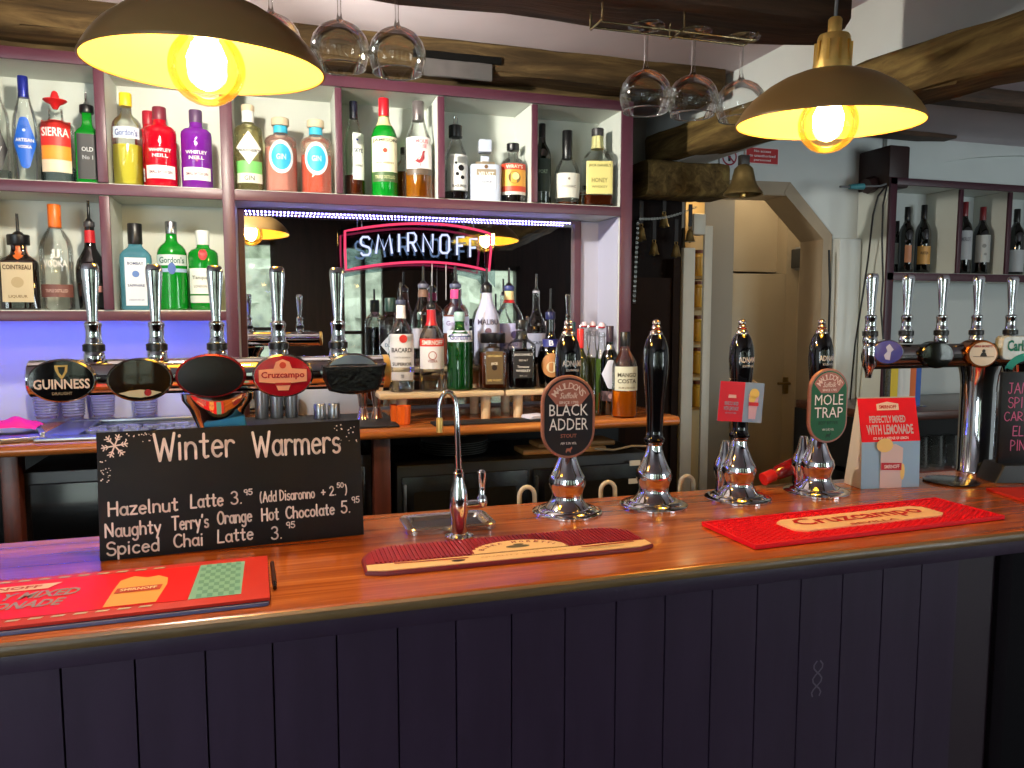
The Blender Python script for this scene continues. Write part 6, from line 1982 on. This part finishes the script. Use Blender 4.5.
obj('figure', B().dot(0, r * .35, r * .16, lambda x, z: Vector((x, -.0034, z)), 12).flat([(-r * .2, r * .12), (r * .2, r * .12), (r * .16, -r * .5), (-r * .16, -r * .5)], lambda x, z: Vector((x, -.0034, z))), ink((40, 36, 44)), t, smooth=False)

# --- lit gap beside the door: jars in the room behind
light('passage_fill', 'POINT', (2.25, 3.12, 2.2), 2.4, (1., .86, .62), .06)  # added fill to brighten the door passage, no lamp is known there
light('shelf_lamp', 'POINT', (1.80, 3.0, 2.0), .5, (1., .75, .35), .03)
YJ = mat('amber_jar', (230, 180, 70), .3, emit=None)
for k, v in enumerate((265, 296, 330, 362, 395)):
    q = at(698.5, v, 3.06)
    t = thing('jar', 'amber jar seen through the narrow gap beside the door post, %s' % ('topmost', 'second down', 'middle one', 'second from the bottom', 'lowest')[k], 'jar', (q.x, 3.06, q.z - .05), group='jars on shelves in the room behind')
    obj('jar_body', B().lathe([(0, 0), (.03, 0), (.032, .004), (.032, .085), (.024, .095), (.024, .1)], seg=24, cap=False), YJ, t)
    obj('lid', B().lathe([(.026, .1), (.026, .115), (0, .116)], seg=24), mat('jar_lid', (120, 60, 30), .4), t)
sb = B()
q = at(698.5, 300, 3.06)
for v in (265, 296, 330, 362, 395):
    z = at(698.5, v, 3.06).z - .052
    sb.box(q.x - .045, q.x + .04, 3.02, 3.10, z - .012, z)
sb.box(q.x - .05, q.x + .045, 3.10, 3.11, .3, 2.1)
tag(obj('jar_shelves', sb, mat('warm_shelf', (206, 170, 110), .5)), 'narrow warm-lit jar shelves behind the gap beside the door', 'shelves')

# ================================================================ WINE SHELVES AT THE RIGHT
WY0, WY1 = 2.76, 2.948
zt_ = at(885, 184, WY0).z
zb_ = at(890, 272, WY0).z
X0 = at(887, 250, WY0).x
t = thing('wine_shelving', 'white pigeonhole wine shelves edged in dark aubergine paint at the right', 'shelving', (X0 + .5, 2.85, .9), world=True)
XE = 4.2
ZL = at(950, 411, 2.4).z + .001
def bd(name, x0, x1, z0, z1):
    o = obj(name, B().box(x0, x1, WY0 + .006, WY1 - .006, z0 + .001, z1), CUBBY, t)
    obj('edge_strip', B().box(x0 - .0006, x1 + .0006, WY0 - .006, WY0 + .0055, z0, z1 - .002, bev=.0015), mat('dark_aubergine_paint', (66, 30, 42), .4), o)
obj('back_panel', B().box(X0, XE, WY1 - .006, WY1, ZL, zt_), mat('grey_white_panel', (190, 194, 192), .55), t)
bd('shelf_board', X0, XE, zt_, zt_ + .032)
bd('shelf_board', X0, XE, zb_ - .036, zb_)
xs_ = [X0, at(957, 240, WY0).x, at(1006, 240, WY0).x]
xs_ += [xs_[2] + .33, xs_[2] + .66]
wd = [.036, .020, .020, .02, .02]
for x, w_ in zip(xs_[1:], wd[1:]):
    bd('upright', x, x + w_, zb_ + .0005, zt_ - .0005)
bd('upright', X0 - .001, X0 + .036, ZL, zt_ + .033)
WG = 'wine bottles in the right pigeonholes'
FOILS = {'k': mat('black_foil', (18, 16, 18), .3), 'r': mat('dark_red_foil', (120, 26, 34), .35)}
def wine(u, vt, w, lab, foil, labs, y=2.84):
    bottle(u, 271, vt, w, y, zb_, lab, 'wine', G_WINE, None, (FOILS[foil], .76, 1.08), labs, group=WG, name='wine_bottle')
CL_ = (176, 176, 178)
wine(895, 221, 12, 'dark wine bottle half hidden at the left edge of the right-hand shelves', 'k', [dict(z=(.18, .72 * .8), w=.9, c=(150, 152, 150))], 2.90)
wine(905, 207, 14, 'dark wine bottle with orange label, left of the front pair in the first pigeonhole', 'k', [dict(z=(.16, .42), w=.45, c=(196, 126, 84))])
wine(921.5, 205, 14.5, 'dark wine bottle with gold label, right of the front pair in the first pigeonhole', 'k', [dict(z=(.14, .40), w=.85, c=(190, 140, 70), text=[('RIOJA', .6, .2, .6, (60, 40, 20))])], 2.875)
wine(962, 202, 15, 'red-topped wine bottle with pale label in the middle pigeonhole, left one', 'r', [dict(z=(.20, .60), w=.9, c=CL_, text=[('MERLOT', .7, .14, .6, (110, 110, 116))])])
wine(980, 207, 15, 'red-topped wine bottle with patterned label in the middle pigeonhole, right one', 'r', [dict(z=(.18, .58), w=.9, c=(168, 168, 164), dots=[(0, .6, .3, (120, 120, 118)), (.2, .3, .2, (130, 130, 126))])])
wine(1014, 209, 15, 'dark wine bottle with white label at the right edge of the picture', 'k', [dict(z=(.05, .38), w=.9, c=CL_)])
# cables and a blue connector on the wall
def cable(label, pts, r=.004, m=BLACK):
    tag(obj('cable', B().tube([at(*p_) for p_ in pts], r, 8), m), label, 'cable')
cable('black cable sagging from the wine shelves down the white wall, left one', [(886, 186, 2.74), (878, 196, 2.74), (873, 215, 2.76), (868, 260, 2.80), (862, 300, 2.82), (855, 345, 2.84), (850, 400, 2.86), (842, 450, 2.88)])
cable('black cable running down beside the wine shelf upright, right one', [(887, 186, 2.74), (883, 205, 2.735), (882, 240, 2.735), (883, 280, 2.735), (881, 310, 2.735), (884, 350, 2.735), (884, 396, 2.735)])
cable('black cable hanging from the doorway post to the counter', [(829, 250, 2.897), (830, 290, 2.897), (829, 325, 2.897), (828, 370, 2.897), (828, 470, 2.897)], .005)
q0, q1 = at(846, 187, 2.72), at(880, 186, 2.72)
t = thing('cable_connector', 'pale blue cable connector hanging left of the wine shelves', 'connector', q0, world=True)
obj('plug', B().tube([q0.lerp(q1, .1), q0.lerp(q1, .5)], [.010, .014], 12), mat('teal_plug', (60, 130, 140), .4), t)
obj('lead', B().tube([q0.lerp(q1, .5), q1, at(886, 184, 2.74)], .004, 8).tube([q0 - Vector((.03, 0, 0)), q0.lerp(q1, .1)], .005, 8), mat('grey_cable', (110, 112, 116), .5), t)
# right back counter with menus and upturned glasses
cz = at(950, 411, 2.4).z
t = thing('side_counter', 'dark brown side counter below the wine shelves', 'counter', (3, 2.6, 0), world=True)
XS = at(886, 410, 2.4).x
obj('worktop', B().box(XS, 4.4, 2.42, 2.94, cz - .035, cz, bev=.004), wood('dark_side_counter', (44, 22, 14), (84, 44, 26), (2, 30, 30), .3, coat=.3), t)
gz = at(940, 467, 2.5).z
obj('glass_shelf', B().box(XS, 4.4, 2.45, 2.93, gz - .02, gz), MAHOG, t)
obj('carcass', B().box(XS, 4.4, 2.93, 2.945, 0, cz - .036).box(XS, XS + .02, 2.45, 2.93, 0, cz - .036).box(XS + .02, 4.4, 2.46, 2.48, 0, gz - .021), mat('black_carcass', (12, 11, 12), .5), t)
DG = glass('dim_glass', (200, 206, 206), .12, .5, (120, 126, 126))
gt = None
names = ('leftmost', 'second', 'third', 'fourth', 'fifth', 'sixth', 'seventh')
for k in range(7):
    u = 918 + k * 15
    q = at(u, 466, 2.53)
    lab = 'upturned pint glass on the shelf below the side counter, %s from the left' % names[k] if k else 'upturned pint glass on the shelf below the side counter, leftmost'
    if gt is None:
        gt = thing('pint_glass', lab, 'glass', (q.x, 2.53, gz + .0006), group='upturned glasses under the side counter')
        obj('glass_body', B().lathe([(.040, 0), (.0385, 0), (.032, .11), (.031, .128), (0, .13)], seg=28, cap=False), DG, gt)
    else:
        dup(gt, (q.x, 2.53, gz + .0006), label=lab)
t = thing('menu_holder', 'upright holder of colourful leaflets on the side counter behind the right font', 'leaflets', (at(908, 412, 2.55).x, 2.56, cz + .0006))
for k, (x, c, h) in enumerate(((-.075, (210, 180, 40), .19), (-.04, (206, 204, 200), .20), (-.005, (214, 212, 206), .20), (.03, (206, 100, 40), .20), (.06, (50, 90, 170), .20))):
    obj('leaflet', B().box(x - .02, x + .016, .004 * k - .01, .004 * k - .008, .0, h), mat('leaflet_%d' % k, c, .5), t)
obj('holder', B().box(-.10, .085, .014, .018, 0, .16).box(-.10, .085, -.02, .018, 0, .004), glass('clear_holder', (230, 236, 236), .1, .4), t)
q = at(917, 333, 2.6)
for o in bpy.data.objects:
    if 'world_parts' in o.keys():
        del o['world_parts']
